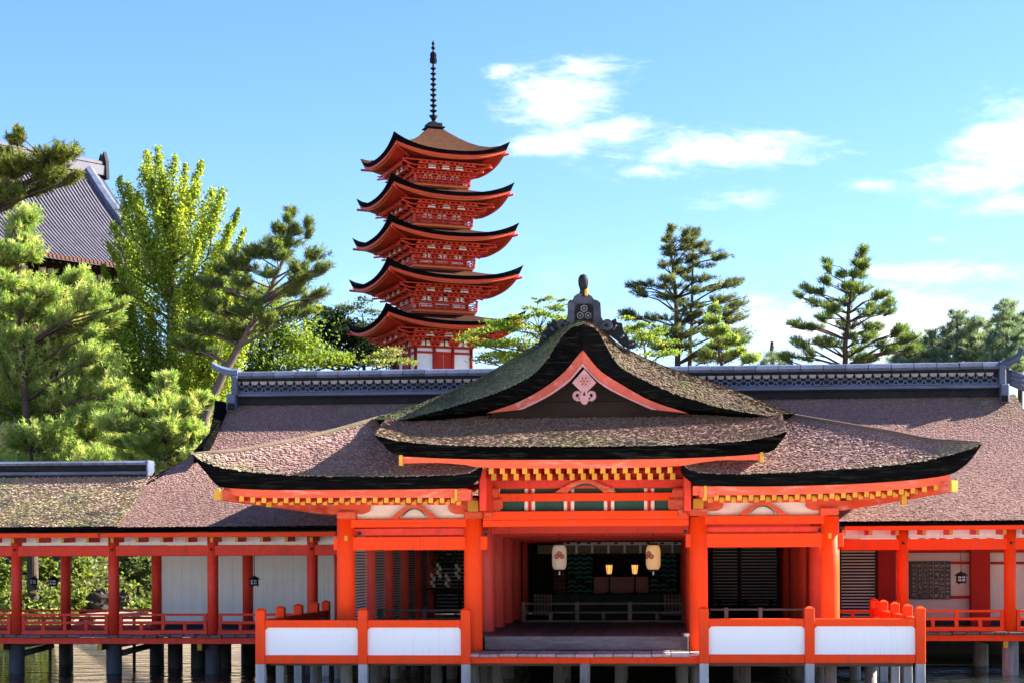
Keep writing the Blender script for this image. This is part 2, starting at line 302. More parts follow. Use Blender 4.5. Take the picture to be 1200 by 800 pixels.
# ------------------------------------------------------------------ mesh building
class MB:
    def __init__(s): s.v = []; s.f = []; s.m = []; s.sm = []
    def add(s, vs, fs, mi=0, smooth=False):
        b = len(s.v); s.v += [tuple(p) for p in vs]
        for k, f in enumerate(fs):
            s.f.append(tuple(b + i for i in f)); s.m.append(mi[k] if isinstance(mi, (list, tuple)) else mi); s.sm.append(smooth)
        return s
    def box(s, x0, x1, y0, y1, z0, z1, mi=0, ch=0.0, M=None):
        if x0 > x1: x0, x1 = x1, x0
        if y0 > y1: y0, y1 = y1, y0
        if z0 > z1: z0, z1 = z1, z0
        if ch <= 0:
            v = [(x, y, z) for x in (x0, x1) for y in (y0, y1) for z in (z0, z1)]
            fs = [(0, 1, 3, 2), (4, 6, 7, 5), (0, 4, 5, 1), (2, 3, 7, 6), (0, 2, 6, 4), (1, 5, 7, 3)]
        else:
            ch = min(ch, (x1 - x0) * .3, (y1 - y0) * .3, (z1 - z0) * .3)
            lo = (x0, y0, z0); hi = (x1, y1, z1)
            v = []; idx = {}
            for c in range(8):
                sg = [(c >> k) & 1 for k in range(3)]
                for ax in range(3):       # vertex lying on the face of axis ax
                    p = [0, 0, 0]
                    for k in range(3):
                        e = hi[k] if sg[k] else lo[k]
                        p[k] = e if k == ax else e + (-ch if sg[k] else ch)
                    idx[c, ax] = len(v); v.append(tuple(p))
            fs = []
            for ax in range(3):
                o1, o2 = (ax + 1) % 3, (ax + 2) % 3
                for side in (0, 1):
                    q = []
                    for (a, b2) in ((0, 0), (1, 0), (1, 1), (0, 1)):
                        c = (side << ax) | (a << o1) | (b2 << o2); q.append(idx[c, ax])
                    fs.append(tuple(q) if side else tuple(reversed(q)))
            for ax in range(3):           # edges parallel to axis ax
                o1, o2 = (ax + 1) % 3, (ax + 2) % 3
                for a in (0, 1):
                    for b2 in (0, 1):
                        c0 = (a << o1) | (b2 << o2); c1 = c0 | (1 << ax)
                        q = (idx[c0, o1], idx[c1, o1], idx[c1, o2], idx[c0, o2])
                        fs.append(q if a == b2 else tuple(reversed(q)))
            for c in range(8):
                q = (idx[c, 0], idx[c, 1], idx[c, 2])
                fs.append(q if bin(c).count('1') % 2 else tuple(reversed(q)))
        if M is not None: v = [tuple(M @ Vector(p)) for p in v]
        return s.add(v, fs, mi)
    def tube(s, pts, rs, n=10, mi=0, cap=True, smooth=True):
        pts = [Vector(p) for p in pts]; b = len(s.v); up = None
        for i, p in enumerate(pts):
            d = (pts[min(i + 1, len(pts) - 1)] - pts[max(i - 1, 0)]).normalized()
            if up is None: up = d.orthogonal().normalized()
            a = (up - d * up.dot(d)); a = a.normalized() if a.length > 1e-6 else d.orthogonal().normalized()
            up = a; c = d.cross(a)
            for k in range(n):
                t = 2 * math.pi * k / n
                s.v.append(tuple(p + (a * math.cos(t) + c * math.sin(t)) * rs[i]))
        for i in range(len(pts) - 1):
            for k in range(n):
                s.f.append((b + i * n + k, b + i * n + (k + 1) % n, b + (i + 1) * n + (k + 1) % n, b + (i + 1) * n + k)); s.m.append(mi); s.sm.append(smooth)
        if cap:
            s.f.append(tuple(b + k for k in reversed(range(n)))); s.m.append(mi); s.sm.append(False)
            e = b + (len(pts) - 1) * n
            s.f.append(tuple(e + k for k in range(n))); s.m.append(mi); s.sm.append(False)
        return s
    def lathe(s, prof, c=(0, 0, 0), n=16, mi=0, smooth=True):
        return s.tube([(c[0], c[1], c[2] + z) for r, z in prof], [r for r, z in prof], n, mi, True, smooth) if False else s._lathe(prof, c, n, mi, smooth)
    def _lathe(s, prof, c, n, mi, smooth):
        b = len(s.v)
        for r, z in prof:
            for k in range(n):
                t = 2 * math.pi * (k + .5) / n
                s.v.append((c[0] + r * math.cos(t), c[1] + r * math.sin(t), c[2] + z))
        L = len(prof)
        for i in range(L - 1):
            for k in range(n):
                s.f.append((b + i * n + k, b + i * n + (k + 1) % n, b + (i + 1) * n + (k + 1) % n, b + (i + 1) * n + k)); s.m.append(mi); s.sm.append(smooth)
        s.f.append(tuple(b + k for k in reversed(range(n)))); s.m.append(mi); s.sm.append(False)
        s.f.append(tuple(b + (L - 1) * n + k for k in range(n))); s.m.append(mi); s.sm.append(False)
        return s
    def loft(s, loops, mi=0, caps=True, smooth=False, segm=None):
        """skin closed loops of equal length; segm: material index per segment of the loop"""
        k = len(loops[0]); b = len(s.v)
        for l in loops: s.v += [tuple(p) for p in l]
        for i in range(len(loops) - 1):
            for j in range(k):
                j2 = (j + 1) % k
                s.f.append((b + i * k + j, b + i * k + j2, b + (i + 1) * k + j2, b + (i + 1) * k + j))
                s.m.append(segm[j] if segm else mi); s.sm.append(smooth)
        if caps:
            cm = segm[-1] if segm else mi
            s.f.append(tuple(b + j for j in reversed(range(k)))); s.m.append(cm); s.sm.append(False)
            e = b + (len(loops) - 1) * k
            s.f.append(tuple(e + j for j in range(k))); s.m.append(cm); s.sm.append(False)
        return s
    def prism(s, poly, y0, y1, mi=0, mi_side=None):
        """polygon of (x, z) extruded along y"""
        n = len(poly); ms = mi if mi_side is None else mi_side
        v = [(x, y0, z) for x, z in poly] + [(x, y1, z) for x, z in poly]
        fs = [tuple(range(n)), tuple(range(2 * n - 1, n - 1, -1))]; mm = [mi, mi]
        for i in range(n):
            j = (i + 1) % n; fs.append((i, i + n, j + n, j)); mm.append(ms)
        return s.add(v, fs, mm)
    def strip_prism(s, outer, inner, y0, y1, mi=0):
        """band between two (x, z) polylines of equal length, with thickness along y"""
        return s.loft([[(o[0], y0, o[1]), (o[0], y1, o[1]), (i[0], y1, i[1]), (i[0], y0, i[1])] for o, i in zip(outer, inner)], mi)
    def grid(s, G, mi=0, smooth=True):
        nr = len(G); nc = len(G[0]); b = len(s.v)
        for r in G: s.v += [tuple(p) for p in r]
        for i in range(nr - 1):
            for j in range(nc - 1):
                s.f.append((b + i * nc + j, b + i * nc + j + 1, b + (i + 1) * nc + j + 1, b + (i + 1) * nc + j)); s.m.append(mi); s.sm.append(smooth)
        return s
    def mesh(s, name, mats, off=(0, 0, 0), fix=True):
        me = bpy.data.meshes.new(name)
        ox, oy, oz = off
        me.from_pydata([(x - ox, y - oy, z - oz) for x, y, z in s.v], [], s.f)
        for mm in (mats if isinstance(mats, (list, tuple)) else [mats]): me.materials.append(mm)
        me.polygons.foreach_set('material_index', s.m); me.polygons.foreach_set('use_smooth', s.sm)
        me.update()
        if fix:
            import bmesh
            bm = bmesh.new(); bm.from_mesh(me); bmesh.ops.recalc_face_normals(bm, faces=bm.faces); bm.to_mesh(me); bm.free()
        return me

def wloc(o):
    v = Vector((0, 0, 0))
    while o is not None: v += o.location; o = o.parent
    return v
def link(name, me, parent=None, loc=None, rot=None, kind=None, label=None):
    o = bpy.data.objects.new(name, me); COL.objects.link(o)
    if parent is not None: o.parent = parent
    if loc is not None: o.location = loc
    if rot is not None: o.rotation_euler = rot
    if kind: o['kind'] = kind
    if label: o['label'] = label
    return o
def part(name, mb, mats, parent=None, kind=None, label=None, fix=True):
    """mesh given in world coordinates, made local to its parent"""
    off = wloc(parent) if parent is not None else (0, 0, 0)
    return link(name, mb.mesh(name, mats, off, fix), parent, None, None, kind, label)
def thing(name, label, cat, loc=(0, 0, 0), group=None, rz=0.0):
    o = bpy.data.objects.new(name, None); COL.objects.link(o)
    o.location = loc; o.rotation_euler = (0, 0, rz); o.empty_display_size = 0.3
    o['label'] = label; o['category'] = cat
    if group: o['group'] = group
    return o
def tag(o, label, cat, group=None):
    o['label'] = label; o['category'] = cat
    if group: o['group'] = group
    return o
def copy_tree(o, parent=None):
    c = o.copy(); COL.objects.link(c)
    if parent is not None: c.parent = parent
    for ch in list(o.children): copy_tree(ch, c)
    return c
def interp(pts, x):
    """piecewise smooth curve through (x, value) points"""
    pts = sorted(pts)
    xs = [p[0] for p in pts]; ys = [p[1] for p in pts]
    if x <= xs[0]: return ys[0]
    if x >= xs[-1]: return ys[-1]
    n = len(xs)
    d = [(ys[i + 1] - ys[i]) / (xs[i + 1] - xs[i]) for i in range(n - 1)]
    mm = [d[0]] + [0 if d[i - 1] * d[i] <= 0 else 2 * d[i - 1] * d[i] / (d[i - 1] + d[i]) for i in range(1, n - 1)] + [d[-1]]
    for i in range(n - 1):
        if x <= xs[i + 1]:
            h = xs[i + 1] - xs[i]; t = (x - xs[i]) / h
            return ((2 * t**3 - 3 * t**2 + 1) * ys[i] + (t**3 - 2 * t**2 + t) * h * mm[i] + (-2 * t**3 + 3 * t**2) * ys[i + 1] + (t**3 - t**2) * h * mm[i + 1])
def rect(px0, px1, py0, py1, Y0, Y1, ch=0.012, mb=None, mi=0):
    """timber whose front face at depth Y0 covers the given survey rectangle"""
    xa, xb = PX(px0, Y0), PX(px1, Y0); pm = (px0 + px1) / 2
    za, zb = PZ(pm, py1, Y0), PZ(pm, py0, Y0)
    mb = mb or MB()
    return mb.box(xa, xb, Y0, Y1, za, zb, mi, ch)

def fast_mesh(name, verts, nper, mats, tint=None, smooth=False):
    """mesh of N separate polygons of nper corners each"""
    verts = np.asarray(verts, np.float32).reshape(-1, 3); n = len(verts); nf = n // nper
    me = bpy.data.meshes.new(name)
    me.vertices.add(n); me.vertices.foreach_set('co', verts.ravel())
    me.loops.add(n); me.loops.foreach_set('vertex_index', np.arange(n, dtype=np.int32))
    me.polygons.add(nf); me.polygons.foreach_set('loop_start', np.arange(0, n, nper, dtype=np.int32))
    try: me.polygons.foreach_set('loop_total', np.full(nf, nper, np.int32))
    except Exception: pass
    for mm in (mats if isinstance(mats, (list, tuple)) else [mats]): me.materials.append(mm)
    me.update(calc_edges=True)
    if tint is not None:
        a = me.attributes.new('tint', 'FLOAT_COLOR', 'POINT')
        t4 = np.ones((n, 4), np.float32); t4[:, :3] = tint
        a.data.foreach_set('color', t4.ravel())
    me.validate()
    return me

# colours of the cypress-bark roofs
def bark_tint(p, mossf, rnd):
    base = np.array([0.315, 0.208, 0.185]); pale = np.array([0.46, 0.34, 0.31]); dark = np.array([0.10, 0.07, 0.065])
    moss = np.array([0.36, 0.345, 0.19]); mossd = np.array([0.12, 0.16, 0.10])
    c = base + (pale - base) * np.clip(rnd * 1.1 - .25, 0, 1)[:, None]
    c = c + (dark - c) * (np.clip(.25 - rnd, 0, 1) * 2.2)[:, None]
    big = fbm(p, 0.35, 5)[:, None]; c = c * (0.85 + 0.35 * big)
    n = fbm(p, 1.1, 9)
    mf = np.clip((mossf + (n - .5) * 1.3), 0, 1) ** 1.2
    mcol = moss + (mossd - moss) * np.clip((fbm(p, 2.3, 31) - .42) * 3, 0, 1)[:, None]
    mcol = mcol * (.75 + .5 * rnd[:, None])
    return c + (mcol - c) * (mf * .9)[:, None]
def bark_surface(G, name, parent, mossf, density=430, size=(0.062, 0.072), lift=0.016, seed=1, tone=(1, 1, 1)):
    """rows of bark flakes laid over a roof surface G[column][row 0 = eave ..]: one part that nobody could count"""
    rng = np.random.default_rng(seed)
    G = np.asarray(G, float)
    A = G[:-1, :-1]; B = G[1:, :-1]; C = G[1:, 1:]; D = G[:-1, 1:]
    area = 0.5 * (np.linalg.norm(np.cross(B - A, D - A), axis=2) + np.linalg.norm(np.cross(B - C, D - C), axis=2))
    cnt = rng.poisson(area * density)
    ii, jj = np.nonzero(cnt); rep = cnt[ii, jj]
    ii = np.repeat(ii, rep); jj = np.repeat(jj, rep); n = len(ii)
    u = rng.random(n)[:, None]; v = rng.random(n)[:, None]
    a, b, c, d = A[ii, jj], B[ii, jj], C[ii, jj], D[ii, jj]
    p = (a * (1 - u) + b * u) * (1 - v) + (d * (1 - u) + c * u) * v
    upv = (d - a) * (1 - u) + (c - b) * u
    sd = (b - a) * (1 - v) + (c - d) * v
    nrm = np.cross(sd, upv); nrm /= np.linalg.norm(nrm, axis=1)[:, None] + 1e-9
    nrm[nrm[:, 2] < 0] *= -1
    upv /= np.linalg.norm(upv, axis=1)[:, None] + 1e-9
    ang = rng.normal(0, 0.35, n)[:, None]
    sd = np.cross(upv, nrm); sd2 = sd * np.cos(ang) + upv * np.sin(ang); up2 = upv * np.cos(ang) - sd * np.sin(ang)
    w = size[0] * rng.uniform(.5, 1.3, n)[:, None] / 2; l = size[1] * rng.uniform(.6, 1.3, n)[:, None]
    h = lift * rng.uniform(.3, 1.6, n)[:, None]
    q0 = p - sd2 * w - up2 * l / 2; q1 = p + sd2 * w - up2 * l / 2
    top0 = q0 + nrm * h; top1 = q1 + nrm * h * rng.uniform(.7, 1.2, n)[:, None]
    b0 = p - sd2 * w * .9 + up2 * l / 2 - nrm * .004; b1 = p + sd2 * w * .9 + up2 * l / 2 - nrm * .004
    r0 = q0 - nrm * .01 + up2 * .02; r1 = q1 - nrm * .01 + up2 * .02
    V = np.stack([top0, top1, b1, b0, r0, r1, top1, top0], 1)
    rnd = rng.random(n)
    T = bark_tint(p, mossf(p), rnd) * np.array(tone)
    T8 = np.repeat(T[:, None, :], 8, 1)
    off = np.array(wloc(parent))
    me = fast_mesh(name, V.reshape(-1, 3) - off, 4, BARK, T8.reshape(-1, 3))
    return link(name, me, parent, kind='stuff')
def set_tint(o, mossf, tone=(1, 1, 1)):
    me = o.data; n = len(me.vertices)
    co = np.empty(n * 3, np.float32); me.vertices.foreach_get('co', co); co = co.reshape(-1, 3) + np.array(wloc(o.parent))
    T = bark_tint(co, mossf(co), np.full(n, .3)) * .7 * np.array(tone)
    a = me.attributes.new('tint', 'FLOAT_COLOR', 'POINT'); t4 = np.ones((n, 4), np.float32); t4[:, :3] = T
    a.data.foreach_set('color', t4.ravel())
# ================================================================== setting: water and ground
WATERZ = 0.0
def smooth01(x): x = max(0.0, min(1.0, x)); return x * x * (3 - 2 * x)
def ground_z(x, y):
    b = -1.2 + 2.3 * smooth01((y - 69.0 + 0.05 * x) / 9.0)              # beach
    h = 14.4 * smooth01((y - 84) / 38.0) * (1 - 0.93 * smooth01((x + 4) / 26.0))
    far = 10 * smooth01((y - 150) / 200.0)
    k = 0.35 * math.sin(x * .37 + y * .21) + .25 * math.sin(x * .13 - y * .33)
    return b + h + far * .4 + k * smooth01((y - 76) / 10)
wm = MB()
wm.add([(-400, -60, 0), (400, -60, 0), (400, 900, 0), (-400, 900, 0)], [(0, 1, 2, 3)])
water = link('water', wm.mesh('water', WATER), kind='structure')
gm = MB()
xs = [-420, -250, -150, -110] + [(-90 + 3 * i) for i in range(50)] + [75, 100, 140, 200, 300, 420]
ys = [66, 68] + [70 + 1.5 * i for i in range(12)] + [88 + 3 * i for i in range(24)] + [165, 180, 200, 240, 300, 420, 700, 1500]
gm.grid([[(x, y, ground_z(x, y)) for y in ys] for x in xs])
gme = gm.mesh('ground', [SOIL, SAND])
for p in gme.polygons:
    if p.center.y < (75 if p.center.x < -28 else 80) + 1.2 * math.sin(p.center.x * .5): p.material_index = 1
ground = link('ground', gme, kind='structure')
sb = MB(); sb.add([(-1500, 60, -1.6), (1500, 60, -1.6), (1500, 3000, -1.6), (-1500, 3000, -1.6)], [(0, 1, 2, 3)])
link('seabed', sb.mesh('seabed', SAND), kind='structure')

# unseen pale flat on the near side, added to bounce sunlight onto the facade
fm_ = MB()
fx = [-160 + 8 * i for i in range(41)]; fy = [-120 + 8 * i for i in range(19)] + [29, 33, 37, 40, 42, 43.4]
fm_.grid([[(x, y, .45 * smooth01((43.2 - y) / 14) - .12 + .05 * math.sin(x * .31 + y * .2) * smooth01((38 - y) / 6)) for y in fy] for x in fx])
link('bounce_sand_flat', fm_.mesh('bounce_sand_flat', PALES), kind='structure')

# ================================================================== front hall
YF, YE, YC = 44.5, 42.5, 46.0
ROW = 3.4; NROW = 6
ZD = PZ(683, 765.5, YF)                 # lower deck
ZI = PZ(683, 744.5, 46.4)               # raised inner floor
X0 = PX(683, YF)
hall = thing('shrine_hall', 'vermilion front hall with bark gable roof and open central bay, standing on the water', 'shrine hall', (X0, YC, ZD))

# ---- columns: four lines, six rows
colX = [PX(px, YC) for px in (405.5, 554.5, 818.5, 972.5)]
ZT = PZ(690, 606, YC)
def column_mesh(r, h, m):
    return MB().lathe([(r * .98, 0), (r, .05), (r, h * .6), (r * .97, h)], n=20).mesh('column', m)
cme = column_mesh(.25, ZT - ZD, VERM)
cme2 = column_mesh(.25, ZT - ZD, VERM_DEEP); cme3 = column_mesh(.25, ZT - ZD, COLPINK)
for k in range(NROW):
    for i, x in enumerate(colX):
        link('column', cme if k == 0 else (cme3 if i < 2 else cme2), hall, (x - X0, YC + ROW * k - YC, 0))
# metal plates on the outer columns
for px in (405.5, 972.5):
    c = P(px, 630 if px < 600 else 627, YC - .25)
    part('metal_plate', MB().box(c.x - .05, c.x + .05, c.y - .02, c.y + .03, c.z - .07, c.z + .07, 0, .01), YEL, hall)

def side_bay(L, sgn):
    """front timbers of one side bay; L: survey numbers"""
    x0, x1 = L['in']
    part('head_beam', rect(x0, x1, L['top'][0], L['top'][1], YC - .17, YC + .15), VERM, hall)
    part('middle_beam', rect(x0, x1, L['mid'][0], L['mid'][1], YC + .02, YC + .2), VERM_DEEP, hall)
    part('tie_beam', rect(L['tie'][0], L['tie'][1], L['tie'][2], L['tie'][3], YC - .12, YC + .12), VERM, hall)
    part('plaster_infill', rect(x0, x1, L['pl'][0], L['top'][0] - .3, YC + .03, YC + .09, 0), CREAM, hall)
    part('eave_purlin', rect(L['pur'][0], L['pur'][1], L['pl'][0] - 8, L['pl'][0], YC - .14, YC + .14), VERM_DEEP, hall)
    # frog-leg strut
    cx = L['frog']; c = P(cx, L['top'][0], YC - .16); s = (YC - .16) / F
    zt = PZ(cx, L['pl'][0] - 1, YC - .16); h = zt - c.z
    W2 = 28 * s
    out = []; inn = []
    for k in range(-10, 11):
        t = k / 10.0; at = abs(t)
        zo = h * (1 - at ** 1.6) if at < .8 else h * (1 - .8 ** 1.6) * (1 - (at - .8) / .2) ** 1.5 + .012
        out.append((c.x + t * W2, c.z + zo + .004))
        ti = t * .68; zi = h * .72 * (1 - min(1, abs(t)) ** 1.9)
        inn.append((c.x + ti * W2, c.z + zi + .002))
    part('frog_leg_strut', MB().strip_prism(out, inn, YC - .19, YC - .05), VERM_OLD, hall)
    gr = [(c.x + (k / 6.0) * W2 * .5, c.z + h * (.74 - .5 * (k / 6.0) ** 2)) for k in range(-6, 7)]
    gi = [(x, z - .035) for x, z in gr]
    part('green_scroll', MB().strip_prism(gr, gi, YC - .12, YC - .06), GREENL, hall)
left = dict(**{'in': (405, 555)}, top=(607.6, 617.2), mid=(618.5, 627), tie=(391, 571, 628.3, 644), pl=(591, 607), pur=(392, 560), frog=485)
right = dict(**{'in': (818, 972)}, top=(603.3, 613.3), mid=(616.5, 623), tie=(803.5, 988.5, 624.3, 640.5), pl=(588, 603), pur=(815, 985), frog=894)
side_bay(left, -1); side_bay(right, 1)
# round pegs on the tie beams
for px, py in ((421, 624.5), (569, 625), (961, 620.5), (803, 622)):
    c = P(px, py, YC + .0)
    part('peg', MB().tube([(c.x, YC - .06, c.z), (c.x, YC + .03, c.z)], [.055, .055], 8), IRON, hall)

# ---- centre bay
def frect(name, a, b, c, d, Y0, Y1, m=VERM, ch=.012): return part(name, rect(a, b, c, d, Y0, Y1, ch), m, hall)
frect('main_beam', 566, 807.5, 598, 608.2, YC - .2, YC + .2)
frect('main_beam', 566, 807.5, 608.4, 616.2, YC - .14, YC + .14)
frect('rail_beam', 566, 812, 577, 586.3, YC - .16, YC + .1, VERM)
frect('eave_purlin', 570, 806, 561.2, 571.5, YC - .1, YC + .16, VERM_DEEP)
frect('lattice_backing', 572, 804, 571.5, 598, YC + .1, YC + .14, GREENL)
for cx in (580, 621, 667, 714, 761, 803):
    for d in (-4.2, 4.2):
        if (cx, d) in ((580, -4.2), (803, 4.2)): continue
        frect('white_strut', cx + d - 1.9, cx + d + 1.9, 571.5, 598, YC + .03, YC + .11, CREAM, .004)
        frect('strut_edge', cx + d * .35 - .9, cx + d * .35 + .9, 571.5, 598, YC + .05, YC + .11, VERM_DEEP, 0)
# frog-leg strut of the centre bay
c = P(686, 577, YC - .2); s = (YC - .2) / F; h = 16.5 * s; W2 = 36 * s
out = []; inn = []
for k in range(-12, 13):
    t = k / 12.0; at = abs(t)
    zo = h * (1 - at ** 1.5) if at < .75 else h * (1 - .75 ** 1.5) * max(0, 1 - (at - .75) / .25) ** 1.4 + .03
    out.append((c.x + t * W2, c.z + zo)); inn.append((c.x + t * .6 * W2, c.z + h * .7 * (1 - at ** 1.9)))
part('frog_leg_strut', MB().strip_prism(out, inn, YC - .22, YC - .12), VERM_OLD, hall)
gr = [(c.x + (k / 6.0) * W2 * .55, c.z + h * (.70 - .45 * (k / 6.0) ** 2)) for k in range(-6, 7)]
part('green_scroll', MB().strip_prism(gr, [(x, z - .06) for x, z in gr], YC - .19, YC - .13), GREENL, hall)

# ---- bracket sets on the columns
def bracket(px, ytop, ybot, half, yel):
    Yb = YC - .28
    part('bracket_block', rect(px - 11, px + 11, ybot - 9, ybot, YC - .3, YC + .25, .03), VERM_OLD, hall)
    xa = PX(px - half, Yb); xb = PX(px + half, Yb); z0 = PZ(px, ybot - 6, Yb); z1 = PZ(px, ytop, Yb); d = .09
    arm = [(xa, z1), (xa, (z0 + z1) / 2), (xa + .05, z0 + .06), (xa + .2, z0), (xb - .2, z0), (xb - .05, z0 + .06), (xb, (z0 + z1) / 2), (xb, z1)]
    part('bracket_arm', MB().prism(arm, YC - .13, YC + .13), VERM_OLD, hall)
    if yel:
        part('beam_end', rect(px - 6, px + 6, ytop - 2, ybot - 9, YC - .75, YC - .2, .01), [VERM_OLD], hall)
        part('beam_end_cap', rect(px - 6.2, px + 6.2, ytop - 2.4, ybot - 8.8, YC - .79, YC - .745, .008), YEL, hall)
bracket(405.5, 590, 607.5, 27, False); bracket(554.5, 588, 607.5, 30, True)
bracket(818.5, 586, 604, 30, True); bracket(972.5, 586, 603, 27, False)

# ---- eaves of the two wings: bark slab, fascia, rafters
ZHIP = 3.6
LW = dict(top=[(225, 531), (240, 541), (270, 549.5), (310, 554), (350, 556.5), (400, 557.5), (450, 557.5), (500, 557), (535, 556), (552, 552.5), (563, 546)],
          bot=[(225, 534), (240, 553), (258, 570.5), (330, 573.5), (450, 573), (535, 571.5), (552, 568), (563, 559)],
          hip=[(225, 530.5), (262, 529.5), (330, 518.5), (390, 505), (440, 491), (455, 487)],
          fas=[(262, 565.5, 578), (300, 571.5, 582.5), (330, 573.3, 583), (450, 573, 582.5), (548, 572.5, 583)],
          x=(225, 563), flat=455)
RW = dict(top=[(798, 541), (808, 549.5), (825, 553.5), (860, 554.8), (900, 553.8), (940, 552), (986, 549), (1040, 545), (1080, 540), (1116, 531.5), (1136, 526), (1151, 518.5)],
          bot=[(798, 553), (808, 563), (825, 568.5), (880, 569.3), (986, 567), (1060, 562.5), (1100, 558), (1116, 554.5), (1136, 541), (1151, 520.5)],
          hip=[(1151, 518), (1110, 517.5), (1040, 506), (985, 497), (930, 487.5), (915, 485)],
          fas=[(812, 569.5, 580), (900, 569, 579.5), (986, 566.5, 577), (1060, 562, 572.5), (1113, 554.8, 565.5)],
          x=(798, 1151), flat=915)
YHIP = [(225, 42.5), (262, 42.85), (330, 43.6), (390, 44.4), (440, 45.1), (455, 45.4), (915, 45.4), (930, 45.2), (985, 44.4), (1040, 43.7), (1110, 42.9), (1151, 42.5)]
NR = 11
def wing_cols(Wg, n=64):
    cols = []
    xs = [Wg['x'][0] + (Wg['x'][1] - Wg['x'][0]) * i / n for i in range(n + 1)]
    xf = Wg['flat']
    for px in xs:
        e = P(px, interp(Wg['top'], px), YE); eb = P(px, interp(Wg['bot'], px), YE)
        X = e.x
        # find hip point with the same X
        inside = (px > xf) if xf < 683 else (px < xf)
        lo, hi = (min(Wg['x'][0], Wg['x'][1]) - 60, max(Wg['x']) + 60)
        q = px
        for _ in range(30):
            Y = interp(YHIP, q); hp = interp(Wg['hip'], q)
            q += (X - P(q, hp, Y).x) / (Y / F)
            q = max(lo, min(hi, q))
        Y = interp(YHIP, q)
        top = P(q, interp(Wg['hip'], q), Y)
        col = []
        for j in range(NR):
            t = j / (NR - 1.0)
            y = e.y + (top.y - e.y) * t
            z = e.z + (top.z - e.z) * (t - .06 * math.sin(math.pi * t) * min(1, (top.y - e.y)))
            col.append(Vector((X, y, z)))
        cols.append((col, eb))
    return cols
def bark_slab(name, cols, parent, mossf, thick=.3, density=430, seed=3, label=None, lip=.03, tone=(1, 1, 1), lift=.017):
    """cols: list of (points eave -> top, lower edge point); a solid slab of bark with a black cut edge"""
    loops = []
    for col, eb in cols:
        n = len(col)
        low = [Vector((col[j].x, col[j].y, col[j].z - (col[0].z - eb.z) * (1 - .5 * j / (n - 1.0)))) for j in range(n)]
        low[0] = Vector((eb.x, eb.y + .10, eb.z))
        mid = Vector((col[0].x * .5 + eb.x * .5, col[0].y - .02, col[0].z * .5 + eb.z * .5))
        loops.append([p.copy() for p in col] + low[::-1] + [mid])
    n = len(cols[0][0])
    seg = [0] * (n - 1) + [1] * (n + 2)
    o = part(name, MB().loft(loops, segm=seg), [BARK, EDGE], parent, label=label)
    set_tint(o, mossf, tone)
    bark_surface([[tuple(p) for p in c] for c, _ in cols], 'bark_flakes', o, mossf, density, seed=seed, tone=tone, lift=lift)
    # ragged tips along the cut edge
    return o
def moss_front(p):
    x = p[:, 0]; y = p[:, 1]
    e = np.clip(1 - (y - YE) / .40, 0, 1)
    corner = np.clip((np.abs(x - X0) - 7.2) / 2.2, 0, 1)
    return .62 * e + .55 * corner * np.clip(1.2 - (y - YE) * .9, 0, 1) - .12
lc = wing_cols(LW); rc = wing_cols(RW)
bark_slab('wing_roof', lc, hall, moss_front, seed=3, tone=(.98, .90, .88))
bark_slab('wing_roof', rc, hall, lambda p: moss_front(p) - .1, seed=4, tone=(.98, .90, .88))

rafter_cache = {}
def rafter_mesh(w, h, l, slope, m, tag_):
    key = (tag_,)
    if key not in rafter_cache:
        mb = MB(); dz = l * slope
        v = [(-w/2, 0, -h), (w/2, 0, -h), (w/2, 0, 0), (-w/2, 0, 0), (-w/2, l, dz - h), (w/2, l, dz - h), (w/2, l, dz), (-w/2, l, dz)]
        mb.add(v, [(0, 1, 2, 3), (4, 7, 6, 5), (0, 4, 5, 1), (1, 5, 6, 2), (2, 6, 7, 3), (3, 7, 4, 0)], [1, 0, 0, 0, 0, 0])
        rafter_cache[key] = mb.mesh('rafter', [m, YEL])
    return rafter_cache[key]
def eaves(Wg, xs, soff_x, side):
    fp = Wg['fas']
    up = [(a, b) for a, b, c in fp]; dn = [(a, c) for a, b, c in fp]
    loops = []
    n = 26
    for i in range(n + 1):
        px = fp[0][0] + (fp[-1][0] - fp[0][0]) * i / n
        a = P(px, interp(up, px) - .5, YE + .12); b = P(px, interp(dn, px), YE + .16)
        loops.append([a, b, b + Vector((0, .16, .01)), a + Vector((0, .20, 0))])
    part('eave_fascia', MB().loft(loops), VERM_OLD, hall)
    me = rafter_mesh(.115, .145, 3.7, .10, VERM_DEEP, 'wing')
    hl = Vector(hall.location)
    for px in xs:
        p = P(px, interp(dn, px) - .8, YE + .22)
        link('rafter', me, hall, p - hl)
    # second, shorter row behind
    me2 = rafter_mesh(.115, .15, 2.7, .13, VERM_DEEP, 'wing2')
    for px in xs:
        p = P(px + 6.5, interp(dn, px + 6.5) + 1.5, YE + .9)
        link('rafter', me2, hall, p - hl)
    # soffit boards over the rafters
    loops = []
    for i in range(n + 1):
        px = fp[0][0] + (fp[-1][0] - fp[0][0]) * i / n
        a = P(px, interp(dn, px) - 2.5, YE + .2); x = a.x
        out = (x < colX[0] - .1) or (x > colX[3] + .1)
        yb = 55.0 if out else YC + .1
        zb = a.z + .10 * (YC - YE)
        loops.append([a, Vector((x, YC, zb)), Vector((x, yb + .01, zb + .02)), Vector((x, yb + .01, zb + .10)), Vector((x, YC, zb + .08)), a + Vector((0, 0, .06))])
    part('soffit', MB().loft(loops), VERM_DEEP, hall)
eaves(LW, [283 + 13.05 * i for i in range(20)], None, -1)
eaves(RW, [826 + 13.55 * i for i in range(21)], None, 1)
